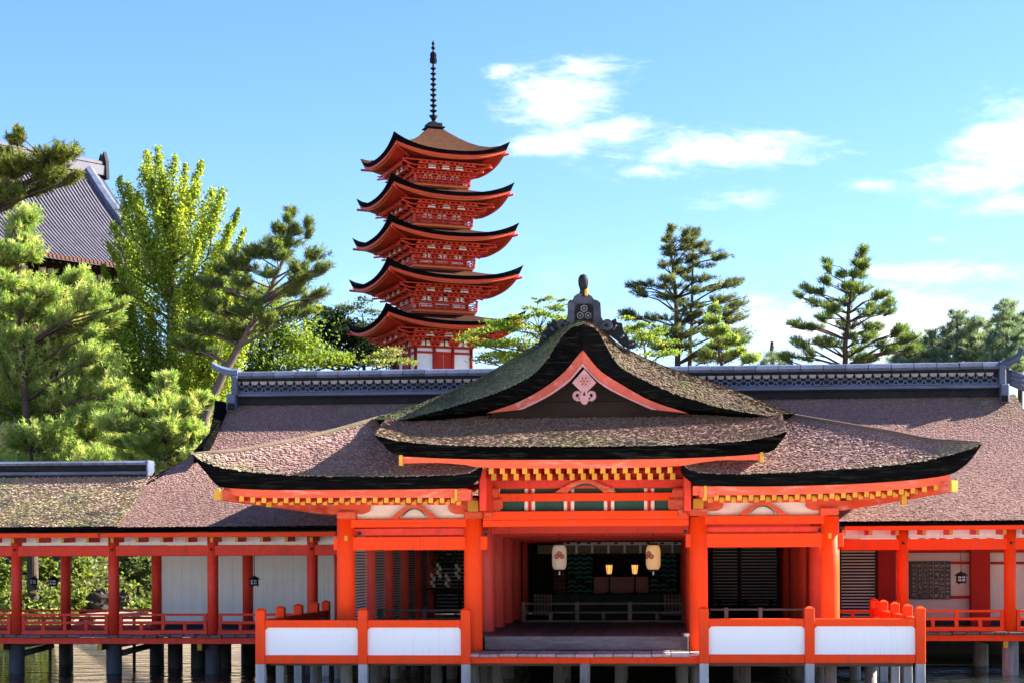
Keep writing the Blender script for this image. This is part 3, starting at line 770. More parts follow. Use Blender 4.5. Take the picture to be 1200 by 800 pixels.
# yellow-tipped corner beams and fascia ends
def tipbeam(name, px0, px1, py0, py1, px_tip, Y, ln, m=VERM_OLD):
    o = part(name, rect(px0, px1, py0, py1, Y, Y + ln, .01), m, hall)
    s = 2.6 if px_tip > px0 else -2.6
    part('ochre_tip', rect(px_tip - 1.6, px_tip + 1.6, py0 - .5, py1 + .5, Y - .02, Y + ln * .6, .005), YEL, o)
def hipbeam(p0, p1, w, h, tip):
    a = Vector(p0); b = Vector(p1); d = (b - a).normalized(); s = d.cross(Vector((0, 0, 1))).normalized()
    mb = MB()
    def sec(c, k=1): return [c + s * w * k + Vector((0, 0, h * k)), c - s * w * k + Vector((0, 0, h * k)), c - s * w * k - Vector((0, 0, h * k)), c + s * w * k - Vector((0, 0, h * k))]
    o = part('corner_beam', mb.loft([sec(a), sec(b)]), VERM_OLD, hall)
    part('ochre_tip', MB().loft([sec(a - d * .03, 1.05), sec(a + d * .05, 1.05)]), YEL, o)
hipbeam(P(255, 579, YE - .15), P(392, 598, YC + .3), .10, .13, 1)
hipbeam(P(1118, 569, YE - .15), P(985, 592, YC + .3), .09, .13, 1)
for px, py in ((315, 587.5), (1060, 584.5)):
    part('ochre_tip', rect(px - 3, px + 3, py - 6, py + 6, YE + 1.0, YE + 1.3, .006), YEL, hall)
tipbeam('fascia_end', 534, 552, 573, 586, 534.5, YE + .1, .4)
tipbeam('fascia_end', 820, 838, 569, 582, 827, YE + .1, .4)

# ---- raised centre roof (lower skirt in front of the gable)
SK = dict(top=[(440, 509), (450, 512), (470, 516.5), (510, 520), (560, 522), (620, 522.5), (683, 522.5), (750, 521.5), (820, 519.5), (870, 516), (900, 511.5), (922, 505)],
          bot=[(440, 512), (452, 524), (458, 531), (520, 536.5), (600, 538), (683, 538), (770, 537), (850, 534), (905, 528.5), (912, 521), (922, 508)])
cols = []
YSK = YE - .25
for i in range(73):
    px = 440 + (922 - 440) * i / 72.0
    e = P(px, interp(SK['top'], px), YSK); eb = P(px, interp(SK['bot'], px), YSK)
    # top edge: foot of the gable wall, drawn in a little at both ends
    tx = e.x; Yt = 45.75
    ed = min(1.0, min(px - 440, 922 - px) / 26.0)
    zt = P(683, 484, 45.75).z
    yt = YSK + (Yt - YSK) * (.72 + .28 * ed)
    zt = e.z + (zt - e.z) * (.86 + .14 * ed)
    col = []
    for j in range(NR):
        t = j / (NR - 1.0)
        col.append(Vector((tx, YSK + (yt - YSK) * t, e.z + (zt - e.z) * (t + .10 * math.sin(math.pi * t)))))
    cols.append((col, eb))
def moss_skirt(p):
    e = np.clip(1 - (p[:, 1] - YSK) / 1.6, 0, 1)
    return .02 + .5 * e + .25 * np.clip(1 - np.abs(p[:, 0] - X0 + .8) / 3.5, 0, 1)
bark_slab('centre_roof', cols, hall, moss_skirt, seed=5, tone=(.80, .745, .72))
# red fascia under it, sweeping down to the middle
up = [(470, 534.5), (520, 536.5), (600, 537.6), (683, 537.8), (770, 536.6), (850, 533.8), (893, 530.5)]
dn = [(470, 542.5), (510, 541.8), (540, 543.5), (562, 547), (600, 548.2), (683, 548.2), (770, 546.8), (800, 545), (824, 541), (850, 538.5), (893, 538.5)]
loops = []
for i in range(41):
    px = 470 + (893 - 470) * i / 40.0
    a = P(px, interp(up, px), YSK + .12); b = P(px, interp(dn, px), YSK + .16)
    loops.append([a, b, b + Vector((0, .2, .02)), a + Vector((0, .2, 0))])
part('eave_fascia', MB().loft(loops), VERM_OLD, hall)
for px, y0, y1 in ((470, 532.5, 545), (893, 529, 541.5)):
    part('ochre_tip', rect(px - 2.2, px + 2.2, y0, y1, YSK + .08, YSK + .3, .006), YEL, hall)
hl = Vector(hall.location)
mer = rafter_mesh(.12, .15, 3.4, .06, VERM_DEEP, 'centre'); mer2 = rafter_mesh(.125, .165, 2.3, .06, VERM_DEEP, 'centre2')
for i in range(17):
    px = 575.5 + 13.1 * i
    link('rafter', mer, hall, P(px, 547.2 - (px - 683) * .006, YSK + .45) - hl)
    link('rafter', mer2, hall, P(px + 3.2, 554.2 - (px - 683) * .004, YSK + 1.3) - hl)
a = P(560, 546.5, YSK + .4); b = P(808, 544.5, YSK + .4); zz = (a.z + b.z) / 2 + .02
part('soffit', MB().box(a.x, b.x, YSK + .36, YC + .2, zz + .05, zz + .11), VERM_DEEP, hall)
part('soffit', MB().box(PX(466, YSK), PX(896, YSK), YSK + .4, YC + .5, zz + .16, zz + .22), VERM_DEEP, hall)
part('eave_board', MB().box(PX(560, YC), PX(812, YC), YC + .17, YC + .22, PZ(683, 580, YC), zz + .06), VERM_DEEP, hall)
# side returns of the raised centre
for px in (566, 806):
    part('side_board', rect(px - 4, px + 4, 549, 598, YSK + 1.6, YC - .2, .01), VERM_DEEP, hall)
# eave bracket clusters beside the centre
for px, sg in ((575, 1), (797, -1)):
    c = P(px, 590, YC - .2)
    arm = rect(px - 14, px + 14, 583, 596, YC - .3, YC - .02, .05)
    part('bracket_arm', arm, VERM_OLD, hall)
    part('bracket_arm', rect(px - 9, px + 9, 571, 582.6, YC - .45, YC - .1, .05), VERM_OLD, hall)
    part('bracket_block', rect(px - sg * 3 - 5, px - sg * 3 + 5, 596.3, 606, YC - .3, YC - .05, .03), VERM_OLD, hall)

# ---- gable roof: profile sweeps back, rolling over at the verge
SIL_L = [(683, 375), (672, 377), (655, 386), (640, 397), (617, 411), (583, 431), (555, 447), (520, 462), (480, 477.5), (430, 493), (380, 506), (330, 518), (290, 527), (240, 537)]
SIL_R = [(683, 375), (694, 377), (705, 385), (722, 402), (750, 417), (784, 431), (815, 442), (847, 452.5), (885, 467), (932, 485), (985, 497), (1040, 507), (1085, 515), (1140, 524)]
FR_L = [(683, 380), (672, 383), (664, 388), (656, 398), (648, 409.5), (640, 422), (627, 436.5), (610, 447), (597, 453.5), (560, 467), (520, 479), (472, 491.5)]
FR_R = [(683, 380), (694, 383), (702, 390), (708, 401), (716, 415), (724, 426.5), (737, 436), (752, 444), (794, 462), (820, 470), (850, 478.5), (900, 487)]
BB_L = [(683, 410), (672, 421), (664, 431), (651, 442), (638, 452), (622, 461), (607, 469), (584, 478.5), (560, 482)]
BB_R = [(683, 410), (693, 421), (702, 431), (716, 441), (731, 450), (746, 459), (762, 467), (793, 477.5), (815, 481)]
YV = 44.0; YR = 45.6
def resample(pts, n):
    p = [Vector((a, b)) for a, b in pts]; L = [0]
    for i in range(1, len(p)): L.append(L[-1] + (p[i] - p[i - 1]).length)
    px = [(l, q.x) for l, q in zip(L, p)]; py = [(l, q.y) for l, q in zip(L, p)]
    return [(interp(px, L[-1] * i / (n - 1)), interp(py, L[-1] * i / (n - 1))) for i in range(n)]
NP = 40
def gable_side(sil, fr, bb, name, mossf, seed, tone):
    S_ = resample(sil[:10], NP); Fq = resample(fr, NP); Bq = resample(bb, NP)
    cols = []; loops = []
    ym = [YV, YV + .12, YV + .35, YV + .7, YV + 1.15, YR]
    for i in range(NP):
        a = P(*Fq[i], YV); b = P(*S_[i], YR)
        pts = []
        for y in ym:
            t = (y - YV) / (YR - YV); k = math.sin(t * math.pi / 2) ** .85
            pts.append(Vector((a.x + (b.x - a.x) * k, y, a.z + (b.z - a.z) * k)))
        for y in (47.5, 50.0, 53.0, 56.5):
            pts.append(Vector((b.x, y, b.z)))
        lowf = P(*Bq[i], YV + .2); dz = max(.12, a.z - lowf.z)
        und = [Vector((lowf.x, YV + .14, lowf.z)), Vector((lowf.x, YR, lowf.z)), Vector((b.x, YR + .1, b.z - .45)), Vector((b.x, 56.5, b.z - .45))]
        ffm = Vector((a.x * .6 + lowf.x * .4, YV - .02, a.z * .6 + lowf.z * .4))
        loops.append(pts + und[::-1] + [ffm]); cols.append(pts)
    n = len(pts)
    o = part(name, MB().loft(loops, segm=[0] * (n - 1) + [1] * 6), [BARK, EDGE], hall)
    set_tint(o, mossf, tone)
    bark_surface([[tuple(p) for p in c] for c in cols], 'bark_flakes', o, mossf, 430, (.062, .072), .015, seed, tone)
    return o
gable_side(SIL_L, FR_L, BB_L, 'gable_roof', lambda p: .80 - .06 * np.abs(p[:, 1] - 46), 6, (.46, .58, .50))  # moss plus a dark green-grey tone; the slope's shade is put into both
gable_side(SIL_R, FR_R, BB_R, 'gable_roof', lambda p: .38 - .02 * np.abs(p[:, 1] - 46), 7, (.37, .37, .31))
# side slopes below the gable, out to the side eaves
def side_slope(sil, hip, corner, name, seed, sg):
    prof = [P(*q, YR) for q in resample(sil[9:], 14)]
    cols = []
    xe = P(corner[0], 545, YE).x
    x9 = prof[0].x
    for i, p in enumerate(prof):
        t = i / 13.0
        X = x9 + (xe - x9) * t
        yf = 45.6 + (YE + .05 - 45.6) * t ** 1.05
        zf = None
        cl = lc if sg < 0 else rc
        best = min(cl, key=lambda c: abs(c[0][0].x - X))[0]
        zf = best[-1].z - .01; yf = best[-1].y
        pts = [Vector((X, yf, zf)), Vector((X, yf + .8, zf)), Vector((X, 48.5, zf)), Vector((X, 52, zf)), Vector((X, 56.2, zf))]
        cols.append(pts)
    loops = [c + [q - Vector((0, 0, .40 - .36 * (i_ / 13.0) ** .8)) for q in c[::-1]] for i_, c in enumerate(cols)]
    o = part(name, MB().loft(loops, segm=[0] * 4 + [1] * 6), [BARK, EDGE], hall)
    set_tint(o, lambda p: np.full(len(p), .1))
    bark_surface([[tuple(q) for q in c] for c in cols], 'bark_flakes', o, lambda p: np.full(len(p), .1), 40, seed=seed)
side_slope(SIL_L, None, (225, 532), 'side_roof', 8, -1)
side_slope(SIL_R, None, (1151, 519), 'side_roof', 9, 1)

# rolled hips running from the gable foot out to the upturned corners
for Wg, cl, sg, nm in ((LW, lc, -1, .55), (RW, rc, 1, .25)):
    hp = [c[0][-1] for c in cl]
    hp = [p for p in hp if p.y < 45.38]
    hp.sort(key=lambda p: p.y)
    mb = MB(); mb.tube([p + Vector((0, .02, .0)) for p in hp], [.02 + .055 * min(1, i / 6.0) for i in range(len(hp))], 8)
    o = part('hip_roll', mb, BARK, hall); set_tint(o, lambda p, nm=nm: np.full(len(p), nm), (.85, .8, .78) if sg < 0 else (.45, .46, .44))  # right roll toned darker, the wing's edge shadow put into its colour
# thin red-brown batten line inside the dark verge
def off_line(pts, dy, Y): return [P(a, b + dy, Y) for a, b in pts]
# bargeboards
def barge(outer, inner, name):
    outer = [(a, b + 2.2 * min(1, abs(a - 683) / 12.0)) for a, b in outer]; inner = [(a, b - 2.4) for a, b in inner]
    O = resample(outer, 18); I = resample(inner, 18)
    loops = []
    for o_, i_ in zip(O, I):
        a = P(*o_, YV + .18); b = P(*i_, YV + .18)
        a2 = a + Vector((0, .16, 0)); b2 = b + Vector((0, .16, 0))
        loops.append([a, b, b2, a2])
    o = part(name, MB().loft(loops), FADED_SHADE, hall)
    I2 = resample(inner, 18); loops = []
    for o_, i_ in zip(O, I2):
        a = P(i_[0] + (o_[0] - i_[0]) * .16, i_[1] + (o_[1] - i_[1]) * .16, YV + .15); b = P(*i_, YV + .15)
        loops.append([a, b, b + Vector((0, .06, 0)), a + Vector((0, .06, 0))])
    part('bead', MB().loft(loops), PINK, o)
barge([(683, 409), (672, 420.5), (664, 430.5), (638, 451.5), (607, 468.5), (570, 481.5)], [(683, 431), (676, 439), (668, 448), (655, 458), (641, 467), (612, 481.5)], 'bargeboard')
barge([(683, 409), (693, 420.5), (702, 430.5), (731, 449.5), (762, 466.5), (806, 481.5)], [(683, 431), (690, 439), (699, 448), (711, 456.5), (725, 464), (763, 481.5)], 'bargeboard')
# dark boarded gable wall with horizontal boards
zb0 = PZ(683, 492, YR); 
for i, (y0, y1) in enumerate([(424, 440), (440.4, 455), (455.4, 470), (470.4, 490)]):
    w0 = {424: 14, 440.4: 34, 455.4: 62, 470.4: 108}[y0]
    part('gable_board', rect(683 - w0 + 2, 683 + w0 + 2, y0, y1, YV + .9 - .012 * i, YV + 1.0, .006), DARKW, hall)
# hanging carved pendant
def px_poly(pts, Y): return [(P(a, b, Y).x, P(a, b, Y).z) for a, b in pts]
YG = YV + .06
dia = px_poly([(684.5, 432), (698.5, 448), (686.5, 460), (682.5, 460), (670.5, 448)], YG)
pend = part('pendant', MB().prism(dia, YG, YG + .08), PINK, hall)
def disc(cx, cy, r, Y, th, n=18, mb=None, mi=0):
    c = P(cx, cy, Y); s = Y / F * r
    return (mb or MB()).prism([(c.x + s * math.cos(2 * math.pi * k / n), c.z + s * math.sin(2 * math.pi * k / n)) for k in range(n)], Y, Y + th, mi)
part('rosette', disc(684.6, 446, 6.4, YG - .05, .05), PINK, pend)
for k in range(6):
    a = 2 * math.pi * k / 6
    part('rosette_hole', disc(684.6 + 3.9 * math.cos(a), 446 + 3.9 * math.sin(a), .95, YG - .058, .03, 8), DARKW, pend)
part('rosette_heart', disc(684.6, 446.3, 1.9, YG - .07, .04, 10), FADED_SHADE, pend)
def scroll(sg):
    mb = MB()
    c0 = 684.8
    path = []
    for k in range(15):
        t = k / 14.0
        ang = R(-100 + 330 * t); rr = 5.2 * (1 - .55 * t)
        path.append((c0 + sg * (7.6 + math.cos(ang) * rr), 462.5 - math.sin(ang) * rr))
    pts = [P(a, b, YG + .03) for a, b in path]
    mb.tube(pts, [.055 - .025 * k / 14 for k in range(15)], 8)
    return mb
part('scroll', scroll(1), PINK, pend); part('scroll', scroll(-1), PINK, pend)
lob = px_poly([(682, 458), (687.5, 458), (690, 463), (695, 466), (693, 469.5), (689.5, 469), (688, 472.2), (684.8, 473.8), (681.6, 472.2), (680, 469), (676.5, 469.5), (674.5, 466), (679.5, 463)], YG)
part('lobe', MB().prism(lob, YG + .005, YG + .075), PINK, pend)
part('lobe_hole', MB().prism(px_poly([(684.7, 457.5), (686.4, 463), (683.0, 463)], YG), YG - .003, YG + .03), DARKW, pend)
for cx in (678.4, 690.9):
    part('lobe_hole', disc(cx, 466.2, 1.25, YG - .003, .03, 8), DARKW, pend)

# ---- ridge and its demon-tile finial
part('gable_ridge', MB().loft([[Vector((X0 - .32, y, PZ(683, 380, YR) + (0.28 if y > 46 else .05))), Vector((X0 - .2, y, PZ(683, 380, YR) + .5)), Vector((X0 + .2, y, PZ(683, 380, YR) + .5)), Vector((X0 + .32, y, PZ(683, 380, YR) + (0.28 if y > 46 else .05)))] for y in (45.0, 47, 57)]), TILED, hall)
YO = 44.5
CRESTM = mat('worn_crest_tile', (0.10, 0.095, 0.09), 0.7, 0.2, 5)
fin = part('ridge_finial', MB().prism(px_poly([(657, 386), (659, 379), (664, 374), (665, 368), (665.5, 354), (668, 351.5), (671, 351.5), (673, 347), (678, 344), (688, 344), (693, 347), (696, 351), (700, 352), (703.5, 355), (704.5, 371), (707, 376), (712, 380), (713, 387), (700, 386), (684, 380), (668, 386)], YO), YO, YO + .34), FINM, hall)
part('crest_panel', MB().prism(px_poly([(674.5, 377), (674.5, 361), (677, 356.5), (692, 356.5), (694.5, 361), (694.5, 377)], YO), YO - .03, YO + .02), TILED, fin)
def hexa(cx, cy, r, Y, th, rot=0): 
    c = P(cx, cy, Y); s = Y / F * r
    return [(c.x + s * math.cos(R(60 * k + 30)), c.z + s * math.sin(R(60 * k + 30))) for k in range(6)]
for cx, cy in ((684.5, 361.8), (680, 370), (689.3, 370)):
    h1 = hexa(cx, cy, 4.4, YO - .03, 0); h2 = hexa(cx, cy, 3.1, YO - .03, 0)
    mb = MB()
    for k in range(6):
        j = (k + 1) % 6
        mb.prism([h1[k], h1[j], h2[j], h2[k]], YO - .055, YO - .028)
    part('hexagon_crest', mb, CRESTM, fin)
    part('crest_flower', disc(cx, cy, 1.5, YO - .05, .03, 8), CRESTM, fin)
for cx in (658.5, 711.5):
    part('scroll_boss', disc(cx, 380, 6.2, YO - .06, .3, 18), FINM, fin)
    part('boss_eye', disc(cx + (.8 if cx < 683 else -.8), 381.5, 2.2, YO - .09, .06, 10), TILED, fin)
for sg in (-1, 1):
    xs_ = (669, 700) if sg < 0 else (700, 669)
    part('side_lobe', MB().prism(px_poly([(684.5 + sg * 12, 379), (684.5 + sg * 11, 357), (684.5 + sg * 14, 353), (684.5 + sg * 18.5, 356), (684.5 + sg * 19.5, 372), (684.5 + sg * 24, 378)], YO), YO - .06, YO + .05), FINM, fin)
c = P(684, 336, YO + .1); s = YO / F
part('neck', MB().tube([P(684.5, 347, YO + .12), P(684, 340, YO + .08), P(683.8, 335, YO + .02)], [.14, .10, .10], 12), COPPER, fin)
part('knob', MB().lathe([(.02, -.20), (.10, -.185), (.125, -.10), (.135, .0), (.125, .09), (.09, .155), (.03, .185)], tuple(P(683.5, 330, YO - .02)), 16), COPPER, fin)
part('gold_band', MB().box(*[v for v in (c.x + .03, c.x + .115, YO - .05, YO + .08, PZ(684, 347, YO), PZ(684, 339, YO))], 0, .02), YEL, fin)
# leafy fins running down both slopes
def fins(sg):
    if sg < 0: base = [(664, 383), (655, 388), (646, 394), (636, 402), (627, 409)]; off = [(650, 376), (640, 381), (634, 393), (626, 404)]
    else: base = [(704, 383), (713, 388), (722, 395), (733, 403), (744, 409)]; off = [(720, 375), (730, 381), (736, 392), (746, 402)]
    b = [Vector(q) for q in base]
    pl = [base[0]]
    outl = {-1: [(660, 377), (655, 380), (652, 377), (648, 374), (645, 380), (641, 379), (641, 386), (636, 389), (634, 395), (631, 402), (627, 402), (626, 407), (630, 409)],
            1: [(708, 377), (713, 380), (717, 376), (721.5, 373), (723, 378), (729, 379), (730, 385), (731.5, 390), (735, 394), (738, 400), (743, 399.5), (746, 403), (744, 407), (738, 408)]}[sg]
    inn = {-1: [(637, 404), (646, 397), (655, 391), (664, 386)], 1: [(730, 405), (722, 398), (713, 391), (704, 386)]}[sg]
    o = part('leaf_fin', MB().prism(px_poly(outl + inn, YO + .25), YO + .2, YO + .42), TILED, fin)
    for (a, b_) in zip(outl[1::3], inn[::-1] + inn):
        q0 = P(a[0], a[1] + 3, YO + .2); q1 = P((a[0] + b_[0]) / 2, (a[1] + b_[1]) / 2 + 2, YO + .2)
        part('leaf_vein', MB().tube([q0, q1], [.03, .045], 6), FINM, o)
fins(-1); fins(1)
# ================================================================== front hall: floors, interior
xa, xb = PX(300, YF), PX(1083, YF)
# lower deck: planks running inwards, ends showing at the front edge
pw = .49; n = int((xb - xa) / pw); pw = (xb - xa) / n
plank_me = [MB().box(0, pw - .016, 0, 1.83, -.075, 0, 0, .012).mesh('plank', WOOD) for _ in range(2)]
for i in range(n):
    xm_ = xa + (i + .5) * pw
    inset = 0.0 if PX(551, YF) < xm_ < PX(816, YF) else .28
    link('plank', plank_me[i % 2], hall, Vector((xa + i * pw, YF - .12 + inset + random.uniform(-.02, .02), ZD + random.uniform(-.012, .006))) - Vector(hall.location))
part('front_sill', MB().box(PX(551, YF), PX(819, YF), YF + .02, YF + .16, PZ(685, 777, YF), ZD - .085, 0, .012), VERM, hall)
part('sill_post', rect(679.5, 690.5, 768.5, 777.5, YF - .04, YF + .02, .008), VERM, hall)
part('step_beam', MB().box(colX[1] + .27, colX[2] - .27, 46.32, 46.62, ZD + .004, ZI - .01, 0, .015), STEPW, hall)
part('side_deck', MB().box(xa, colX[0] - .35, 46.4, 54.0, ZD - .1, ZD - .004), WOODX, hall)
part('side_deck', MB().box(colX[3] + .35, xb, 46.4, 54.0, ZD - .1, ZD - .004), WOODX, hall)
# inner floor of broad boards
fx0, fx1 = colX[0] - .3, colX[3] + .3
bw = .42; k = int((fx1 - fx0) / bw); bw = (fx1 - fx0) / k
fme = MB().box(0, bw - .012, 0, 19.2, -.08, 0, 0, .008).mesh('floor_board', WOODX)
for i in range(k):
    link('floor_board', fme, hall, Vector((fx0 + i * bw, 46.63, ZI - random.uniform(0, .008))) - Vector(hall.location))
part('subfloor', MB().box(fx0 + .02, fx1 - .02, 46.64, 65.8, ZI - .16, ZI - .1), WOODX, hall)
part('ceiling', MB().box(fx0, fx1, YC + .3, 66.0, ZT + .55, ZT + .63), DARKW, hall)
YB = 63.4
# header beams of the inner rows
for r in range(1, NROW):
    y = YC + ROW * r
    part('cross_beam', MB().box(colX[0], colX[3], y - .13, y + .13, ZT - .34 - .03 * r, ZT + .02 - .03 * r, 0, .012), VERM_DEEP, hall)
for x in colX:
    part('long_beam', MB().box(x - .11, x + .11, YC + .26, 63, ZT - .28, ZT - .02, 0, .012), VERM_DEEP, hall)
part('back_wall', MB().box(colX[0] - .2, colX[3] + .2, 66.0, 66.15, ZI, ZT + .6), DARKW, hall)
part('frieze_beam', rect(612, 806, 626.5, 635.5, YB - .5, YB - .3), VERM_DEEP, hall)
def shutter(px0, px1, py0, py1, Y, m, pitch_px, name='louvred_shutter', owner=hall, frame=True, fill=.36):
    o = part(name, rect(px0, px1, py0, py1, Y + .06, Y + .09, 0), IRON, owner)
    mb = MB(); xa_, xb_ = PX(px0, Y) + .02, PX(px1, Y) - .02
    z0, z1 = PZ((px0 + px1) / 2, py1, Y), PZ((px0 + px1) / 2, py0, Y); p = pitch_px * Y / F
    nn = int((z1 - z0) / p)
    for i in range(nn):
        z = z0 + (i + .5) * (z1 - z0) / nn
        mb.box(xa_, xb_, Y, Y + .06, z - p * fill / 2, z + p * fill / 2)
    part('slats', mb, m, o, kind='stuff')
    if frame:
        for xx in (xa_, xb_): part('frame', MB().box(xx - .03, xx + .03, Y - .03, Y + .05, z0, z1), IRON, o)
    return o
shutter(834, 865.5, 640, 713, 62.0, SLATW, 3.5); shutter(867, 911.5, 640, 713, 62.0, SLATW, 3.5)
shutter(500, 560, 638, 716, 63.0, SLATW, 4.2)
# louvred side walls between the columns of the outer left line
x = colX[0]
for r in range(0, 5):
    y0 = YC + ROW * r + .27; y1 = YC + ROW * (r + 1) - .27
    o = part('louvred_shutter', MB().box(x - .04, x - .01, y0, y1, ZI + .02, ZT - .4), IRON, hall)
    mb = MB(); nn = 34
    for i in range(nn):
        z = ZI + .05 + (ZT - .5 - ZI) * i / (nn - 1.0)
        mb.box(x - .01, x + .05, y0, y1, z - .022, z + .022)
    part('slats', mb, SLATW, o, kind='stuff')
# plank side wall on the right line, behind the columns
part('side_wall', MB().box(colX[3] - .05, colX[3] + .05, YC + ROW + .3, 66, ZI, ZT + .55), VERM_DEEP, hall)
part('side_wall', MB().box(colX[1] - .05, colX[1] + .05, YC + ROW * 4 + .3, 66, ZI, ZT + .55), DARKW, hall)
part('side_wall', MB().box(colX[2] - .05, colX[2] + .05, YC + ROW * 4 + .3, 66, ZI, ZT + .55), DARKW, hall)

# ---- interior railings (things that stand on the floor)
def railing(name, label, px0, px1, ytop, ymid, ybot, Y, posts, struts, m, group=None, thin=.045):
    c = P((px0 + px1) / 2, ybot, Y)
    t = thing(name, label, 'railing', tuple(c), group)
    s = Y / F
    for nm, a, b in (('top_rail', ytop - 1, ytop + 1.3), ('middle_rail', ymid - .8, ymid + 1.0), ('bottom_rail', ybot - 4, ybot)):
        part(nm, rect(px0, px1, a, b, Y - thin, Y + thin, .008), m, t)
    for q in posts: part('post', rect(q - 2.4, q + 2.4, ytop - 2, ybot + .5, Y - .06, Y + .06, .008), m, t)
    for q in struts: part('strut', rect(q - 2.1, q + 2.1, ymid + 1, ybot - 4, Y - .04, Y + .04, .006), m, t)
    return t
railing('wooden_railing', 'dull brown wooden railing across the dark central bay below the two paper lanterns', 611, 804, 706.5, 717, 730, 57.0, (613.5, 676, 738, 800.5), (645, 707, 770), DULLW, None)
railing('wooden_railing', 'grey wooden railing behind the white panels of the left side bay', 425, 541, 714.5, 724, 735, 51.0, (446, 497), (470, 520), WOODX)
railing('wooden_railing', 'worn brown railing behind the white panels of the right side bay', 832, 946, 713.5, 726, 737, 50.0, (851, 891, 944), (870, 918), DULLW)
railing('wooden_railing', 'low dark railing farther back in the right side bay, before the black shutters', 832, 925, 705, 711, 720, 60.0, (842, 873, 903), (858, 888), DARKW)

# ---- altar furnishings
def box_thing(name, label, cat, px0, px1, py0, py1, Y0, Y1, m, group=None):
    o = part(name, rect(px0, px1, py0, py1, Y0, Y1, .01), m); tag(o, label, cat, group); return o
box_thing('altar_table', 'long altar table draped in dark green cloth behind the central railing', 'table', 648, 776, 695.5, 724, 61.0, 61.9, GREENB)
def lattice_screen(px0, px1, label):
    c = P((px0 + px1) / 2, 722, 61.2)
    t = thing('lattice_screen', label, 'screen', tuple(c))
    z0, z1 = PZ(px0, 721, 61.2), PZ(px0, 695.5, 61.2); xa_, xb_ = PX(px0, 61.2), PX(px1, 61.2)
    nx, nz = 6, 6
    for i in range(nx): 
        x = xa_ + (xb_ - xa_) * (i + .5) / nx
        part('upright_bar', MB().box(x - .035, x + .035, 61.18, 61.22, z0, z1), DULLW, t)
    for i in range(nz):
        z = z0 + (z1 - z0) * (i + .5) / nz
        part('cross_bar', MB().box(xa_, xb_, 61.14, 61.18, z - .03, z + .03), DULLW, t)
    return t
lattice_screen(625, 647.5, 'brown lattice screen left of the green altar table'); lattice_screen(777, 802, 'reddish lattice screen right of the green altar table')
def curtain(px0, px1, py0, py1, label, pattern):
    Y = 62.6
    c = P((px0 + px1) / 2, py1, Y); t = thing('altar_curtain', label, 'curtain', tuple(c))
    xa_, xb_ = PX(px0, Y), PX(px1, Y); z0, z1 = PZ(px0, py1, Y), PZ(px0, py0, Y)
    G = []
    for i in range(25):
        u = i / 24.0; x = xa_ + (xb_ - xa_) * u; y = Y + .05 * math.sin(u * 16)
        G.append([(x, y, z0 + (z1 - z0) * j / 6.0) for j in range(7)])
    part('cloth', MB().grid(G), IRON if pattern != 'check' else REDCL, t)
    mb = MB()
    if pattern == 'chevron':
        nx = max(2, int((xb_ - xa_) / .27)); nz = int((z1 - z0) / .17)
        for i in range(nx):
            for k in range(nz):
                x0 = xa_ + (xb_ - xa_) * i / nx; w = (xb_ - xa_) / nx; z = z0 + (k + .2) * (z1 - z0) / nz; h = .06; th = .06
                y = Y - .07
                if (i + k) % 7 == 3: continue
                mb.add([(x0, y, z), (x0 + w / 2, y, z + h), (x0 + w, y, z), (x0 + w, y, z + th), (x0 + w / 2, y, z + h + th), (x0, y, z + th)], [(0, 1, 4, 5), (1, 2, 3, 4)])
        part('chevron_print', mb, CURTG, t, kind='stuff')
    else:
        for k in range(1, 5):
            z = z0 + (z1 - z0) * k / 5; mb.box(xa_, xb_, Y - .075, Y - .06, z - .035, z + .035)
        for k in range(1, 3):
            x = xa_ + (xb_ - xa_) * k / 3; mb.box(x - .03, x + .03, Y - .085, Y - .078, z0, z1)
        part('check_print', mb, IRON, t, kind='stuff')
curtain(665, 695, 646, 695, 'dark curtain with green chevrons left of the glowing lamps', 'chevron')
curtain(761, 793, 648, 694, 'dark curtain with green chevrons right of the glowing lamps', 'chevron')
curtain(649, 663, 670, 695, 'narrow red checked curtain under the left paper lantern', 'check')
box_thing('altar_platform', 'deep red altar platform between the two green curtains', 'altar', 695.5, 760, 675, 695, 62.8, 64.5, mat('dark_red_lacquer', (0.30, 0.035, 0.022), 0.4, 0.2, 2))
